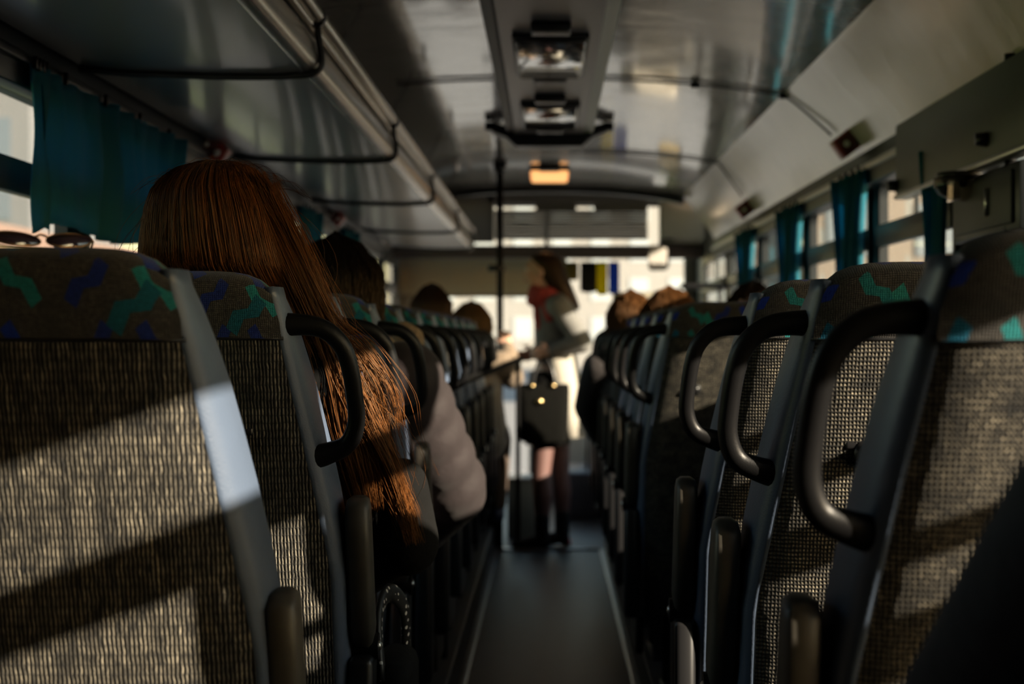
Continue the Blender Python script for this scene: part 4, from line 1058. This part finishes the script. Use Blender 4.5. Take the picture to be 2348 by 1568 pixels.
# standing woman ------------------------------------------------------
def standing():
    Y = 10.35; t = empty('standing_woman', (.0, Y, 0), 'woman standing in the aisle in a grey coat and red scarf, facing left', 'person'); off = Vector(t.location)
    def W(x, y, dy=0): p = PX(x, y, Y); p.y += dy; return p
    Mh = rotz(82)          # +y local -> -x world
    hc = W(1243, 624); 
    b = MB(); head_into(b, hc, Mh, 1.0); neck = W(1254, 664)
    b.limb([W(1250, 640), neck, W(1268, 690)], [.05, .05, .06])
    b.limb([W(1272, 705), W(1276, 760), W(1270, 820), W(1266, 890)], [.095, .11, .095, .12])
    arms = {-1: (W(1283, 703, -.16), W(1334, 785, -.20), W(1262, 806, -.15)), 1: (W(1268, 703, .16), W(1262, 780, .20), W(1226, 812, .02))}
    for q, (S_, E_, H_) in arms.items():
        b.limb([S_, E_, H_], [.042, .034, .024]); hand_into(b, H_, (-1, .25*-q, -.15), Vector((0, 0, 1)), Vector((-.2, q*-1, 0)), .95, .7)
    for dx, dy in ((-22, -.09), (22, .09)):
        b.limb([W(1264+dx*.5, 895, dy), W(1262+dx*1.0, 1085, dy), W(1266+dx*1.0, 1130, dy), W(1266+dx*1.05, 1205, dy)], [.085, .052, .054, .034])
    for v in b.bm.verts: v.co -= off
    b.build('body', M_skin, t, remesh=.006); face_parts(t, hc, Mh, 1.0, off)
    # tights
    b = MB()
    for dx, dy in ((-22, -.09), (22, .09)):
        b.limb([W(1264+dx*.5, 900, dy), W(1262+dx*1.0, 1085, dy), W(1266+dx*1.0, 1130, dy), W(1266+dx*1.05, 1205, dy)], [.089, .056, .058, .038])
    for v in b.bm.verts: v.co -= off
    b.build('tights', mat('sheer brown pink tights', (.11, .055, .048), .6), t, remesh=.006)
    # skirt
    b = MB(); rows = []
    for y, hw, hd in ((850, .105, .15), (900, .125, .175), (960, .132, .185), (1018, .135, .19)):
        c = W(1256, y); rows.append([c+Vector((hw*math.cos(2*PI*k/32)*(1+.03*math.sin(k*3)), hd*math.sin(2*PI*k/32), 0))-off for k in range(32)])
    b.loft(rows); b.build('skirt', mat('black skirt cloth', (.003, .003, .003), .9, spec=.1), t)
    # coat upper + tails
    mc = mat('grey tweed coat', (.13, .13, .125), .85, noise_amt=.35, noise_scale=60, bump=.002, bump_scale=120)
    b = MB(); b.limb([W(1272, 703), W(1278, 760), W(1274, 812)], [.125, .14, .125])
    for q, (S_, E_, H_) in arms.items():
        b.limb([W(1272, 705, q*.05*1), S_, S_.lerp(E_, .5), E_, E_.lerp(H_, .5), E_.lerp(H_, .85)], [.08, .068, .062, .060, .052, .042])
    for v in b.bm.verts: v.co -= off
    b.build('coat', mc, t, remesh=.008)
    b = MB(); rows = []
    for y, x0, x1, hd in ((800, 1236, 1316, .15), (860, 1244, 1326, .17), (930, 1262, 1336, .19), (1000, 1278, 1340, .20)):
        c = W((x0+x1)/2, y); hw = (x1-x0)/2*Y/F; n = 28
        rows.append([c+Vector((hw*math.cos(a)*(1+.05*math.sin(i*2.2)), hd*math.sin(a), 0))-off for i, a in enumerate([-PI*.62+PI*1.24*k/n for k in range(n+1)])])
    b.loft(rows, False, False); b.build('coat_tail', mat('coat cloth with painted sunlight', (.30, .28, .24), .85, bump=.002, bump_scale=60), t, solid=.012)  # same grey coat, sunlight on its back painted in as a paler colour
    # scarf
    b = MB()
    for k in range(3):
        b.tube([W(1256, 672+k*12)+Vector((.085*math.cos(2*PI*i/16)*(1+.1*k), .085*math.sin(2*PI*i/16), .008*math.sin(i*1.7+k)-.02*math.cos(2*PI*i/16))) for i in range(17)], .030, 10)
    b.limb([W(1236, 690, -.03), W(1238, 730, -.05), W(1240, 752, -.06)], [.036, .040, .030]); b.limb([W(1248, 690, -.08), W(1262, 728, -.11)], [.03, .034])
    for v in b.bm.verts: v.co -= off
    b.build('red_scarf', mat('red wool scarf', (.30, .035, .03), .9, noise_amt=.3, noise_scale=40, bump=.004, bump_scale=60), t, remesh=.008)
    for dx, dy in ((-22, -.09), (22, .09)):
        b = MB(); A = W(1266+dx*1.05, 1235, dy)
        b.limb([W(1266+dx*1.05, 1180, dy), W(1266+dx*1.05, 1225, dy), A], [.048, .046, .045]); b.limb([A, A+Vector((-.07, 0, -.012)), A+Vector((-.15, 0, -.022))], [.042, .040, .030])
        b.box((A.x-.005, A.y-.03, 0.002), (A.x+.045, A.y+.03, A.z), .008)
        for v in b.bm.verts: v.co -= off; v.co.z = max(v.co.z, 0.0)
        bt = b.build('ankle_boot', mat('black boot leather', (.01, .01, .012), .4), t, remesh=.007)
        if dx > 0:
            b = MB(); b.ball(A+Vector((.046, -.01, -.03))-off, (.008, .025, .025), 10); b.build('heel_patch', mat('pink patch', (.65, .06, .10), .5), bt)
    hm = hair_mat('dark brown hair', (.03, .015, .010), (.13, .06, .03), .45)
    rows = []
    for y, x0, x1, hd in ((578, 1238, 1262, .03), (583, 1222, 1278, .07), (594, 1214, 1290, .092), (612, 1222, 1296, .10), (632, 1236, 1302, .10), (655, 1252, 1312, .10), (680, 1268, 1322, .09), (700, 1284, 1330, .07), (712, 1304, 1330, .03)):
        c = W((x0+x1)/2, y); hw = (x1-x0)/2*Y/F
        rows.append([c+Vector((hw*math.cos(2*PI*k/32)*(1+.02*math.sin(k*5)), hd*math.sin(2*PI*k/32), 0))-off for k in range(32)])
    b = MB(); b.loft(rows); b.build('hair', hm, t, subsurf=1)
standing()
# handbag
t = empty('handbag', PX(1250, 1012, 10.14), 'large black handbag with gold rings held by the standing woman', 'handbag')
sS = 10.14/F; b = MB(); rows = []
for z, w0, w1, d_ in ((0, -56, 50, .055), (.03, -58, 52, .065), (.18, -60, 55, .058), (.30, -60, 56, .040), (.335, -58, 54, .018)):
    n = 24; rows.append([((w0+w1)/2*sS+(w1-w0)/2*sS*math.copysign(abs(math.cos(a))**.5, math.cos(a)), d_*math.copysign(abs(math.sin(a))**.6, math.sin(a)), z) for a in [2*PI*k/n for k in range(n)]])
b.loft(rows); b.build('bag_body', mat('black bag leather', (.004, .004, .0035), .85, spec=.05, bump=.003, bump_scale=25), t, smooth='auto')
for yy in (-.035, .035):
    b = MB(); b.tube([Vector(p) for p in ((-.075, yy, .31), (-.06, yy, .40), (-.025, yy*.6, .475), (.012, yy*.6, .475), (.045, yy, .40), (.06, yy, .31))], .010, 8, smooth_pts=4); b.build('bag_handle', M_black, t)
gold = mat('gold metal', (.85, .62, .30), .22, metal=1)
for x, z, r_ in ((-.03, .235, .020), (.048, .325, .014), (-.075, .325, .012)):
    b = MB(); b.tube([(x, -.064 if z < .3 else -.045, z), (x, -.052 if z < .3 else -.03, z)], [r_, r_*.9], 14); b.build('gold_stud', gold, t)

dot_mat = mat('black strap with white dots', (.01, .01, .01), .5)
_T = NT(dot_mat.node_tree); _v = _T.node('ShaderNodeTexVoronoi'); _v.inputs['Scale'].default_value = 75; _v.inputs['Randomness'].default_value = .35
_tc = _T.node('ShaderNodeTexCoord'); _T.link(_tc.outputs['Object'], _v.inputs['Vector'])
_mx = _T.node('ShaderNodeMix', data_type='RGBA'); _mx.inputs['A'].default_value = (.01, .01, .01, 1); _mx.inputs['B'].default_value = (.6, .58, .55, 1)
_T.link(_T.m('LESS_THAN', _v.outputs['Distance'], .26), _mx.inputs['Factor']); _T.link(_mx.outputs['Result'], dot_mat.node_tree.nodes['Principled BSDF'].inputs['Base Color'])
# bag with dotted strap beside the long-haired woman
t = empty('shoulder_bag', (-.262, 2.96, .52), 'small black shoulder bag with a white-dotted strap hanging beside the long-haired woman', 'bag')
b = MB(); b.box((-.035, -.11, .0), (.035, .13, .20), .03, 3); b.build('bag_body', mat('black bag cloth', (.005, .005, .005), .8, spec=.15, bump=.002, bump_scale=40), t)
b = MB(); sp_ = [Vector(p) for p in ((-.01, -.10, .17), (-.02, -.06, .27), (-.01, .02, .30), (.012, .08, .26), (.01, .12, .17))]
b.tube(sp_, .014, 10, smooth_pts=4, flat=(.5, 1.2)); st_ = b.build('dotted_strap', dot_mat, t)
# sunglasses lying on the nearest left seat
t = empty('sunglasses', (-.555, 1.925, 1.359), 'dark sunglasses lying on top of the nearest left seat', 'sunglasses')
t.rotation_euler = (R(-48), 0, R(38)); t.scale = (.9,)*3
gm = mat('dark sunglass lens', (.03, .02, .035), .08, spec=.9); fmt = mat('bronze metal frame', (.35, .22, .12), .3, metal=1)
for q in (-1, 1):
    cx = q*.034
    b = MB(); prf = [(cx+.030*math.cos(a)*1.0, .013*math.sin(a)+.011+(.003*math.cos(a)*q)) for a in [2*PI*k/24 for k in range(24)]]
    b.loft([[(x, y, z) for x, z in prf] for y in (-.001, .001)]); ln = b.build('lens', gm, t)
    b = MB(); b.tube([(x, 0, z) for x, z in prf+prf[:1]], .0014, 8); b.build('rim', fmt, t)
    b = MB(); b.tube([Vector(p) for p in ((q*.064, 0, .015), (q*.068, .01, .015), (q*.060, .06, .012), (q*.03, .085, .004))], .0016, 8, smooth_pts=4); b.build('temple_arm', fmt, t)
b = MB(); b.tube([Vector(p) for p in ((-.008, 0, .016), (0, -.001, .019), (.008, 0, .016))], .0015, 8, smooth_pts=4); b.build('bridge', fmt, t)

# ------------------------------------------------------------------ outside
M_road = mat('road asphalt', (.20, .19, .18), .8, noise_amt=.2, noise_scale=3)
M_grass = mat('grass', (.24, .30, .10), .9, noise_amt=.5, noise_scale=1.2)
b = MB(); b.box((-6, -60, -1.15), (9, 150, -1.1)); tag(b.build('road', M_road, smooth=False), kind='structure')
b = MB(); b.box((-80, -60, -1.2), (-6, 150, -1.1)); tag(b.build('grass_verge', M_grass, smooth=False), 'green grass verge outside the left windows', 'grass', kind='stuff')
b = MB(); b.box((9, -60, -1.2), (80, 150, -1.1)); tag(b.build('pavement', mat('pavement', (.36, .34, .31), .85), smooth=False), kind='structure')
def building(x0, x1, y0, y1, h, col, lb, faces=('x0',), wcol=(.10, .12, .15), nw=8, nf=4):
    t = empty('building', ((x0+x1)/2, (y0+y1)/2, -1.1), lb, 'building', 'buildings outside the bus'); o_ = Vector(t.location)
    m = mat('facade plaster', col, .9, noise_amt=.1, noise_scale=.4)
    b = MB(); b.box((x0, y0, -1.1), (x1, y1, h)); 
    for v in b.bm.verts: v.co -= o_
    b.build('wall', m, t, smooth=False)
    b = MB(); b.box((x0-.3, y0-.3, h), (x1+.3, y1+.3, h+.5)); 
    for v in b.bm.verts: v.co -= o_
    b.build('roof', mat('roof tiles', (.18, .12, .10), .8), t, smooth=False)
    wm = mat('facade window glass', wcol, .15, spec=.8)
    for fc in faces:
        for i in range(nw):
            for j in range(nf):
                zc = 0.9+j*(h-1.5)/nf; 
                if fc in ('x0', 'x1'):
                    yc = y0+(y1-y0)*(i+.5)/nw; xx = x0 if fc == 'x0' else x1; lo_, hi_ = (xx-.06, yc-.7, zc), (xx+.06, yc+.7, zc+1.7)
                else:
                    xc = x0+(x1-x0)*(i+.5)/nw; lo_, hi_ = (xc-.7, y0-.06, zc), (xc+.7, y0+.06, zc+1.7)
                b = MB(); b.box(lo_, hi_)
                for v in b.bm.verts: v.co -= o_
                b.build('window', wm, t, smooth=False)
building(8.2, 34, 56, 66, 13, (.22, .185, .15), 'beige apartment house seen through the nearer right windows', ('y0',), nw=9, nf=4, wcol=(.16, .19, .22))
building(9.4, 26, 84, 100, 13, (.24, .20, .17), 'pale pinkish house seen through the farther right windows', ('y0', 'x0'), nw=6, nf=4, wcol=(.20, .22, .20))
building(-19.5, -14.2, 44, 60, 3.6, (.20, .15, .095), 'low ochre house outside the left windows', ('y0',), nw=3, nf=1)
building(-12, 14, 130, 140, 16, (.24, .235, .225), 'large pale building straight ahead of the windscreen', ('y0',), nw=9, nf=5, wcol=(.35, .38, .40))
building(-46, -22, 74, 90, 12, (.135, .14, .15), 'tall pale grey building far off on the left', ('y0',), nw=8, nf=4)
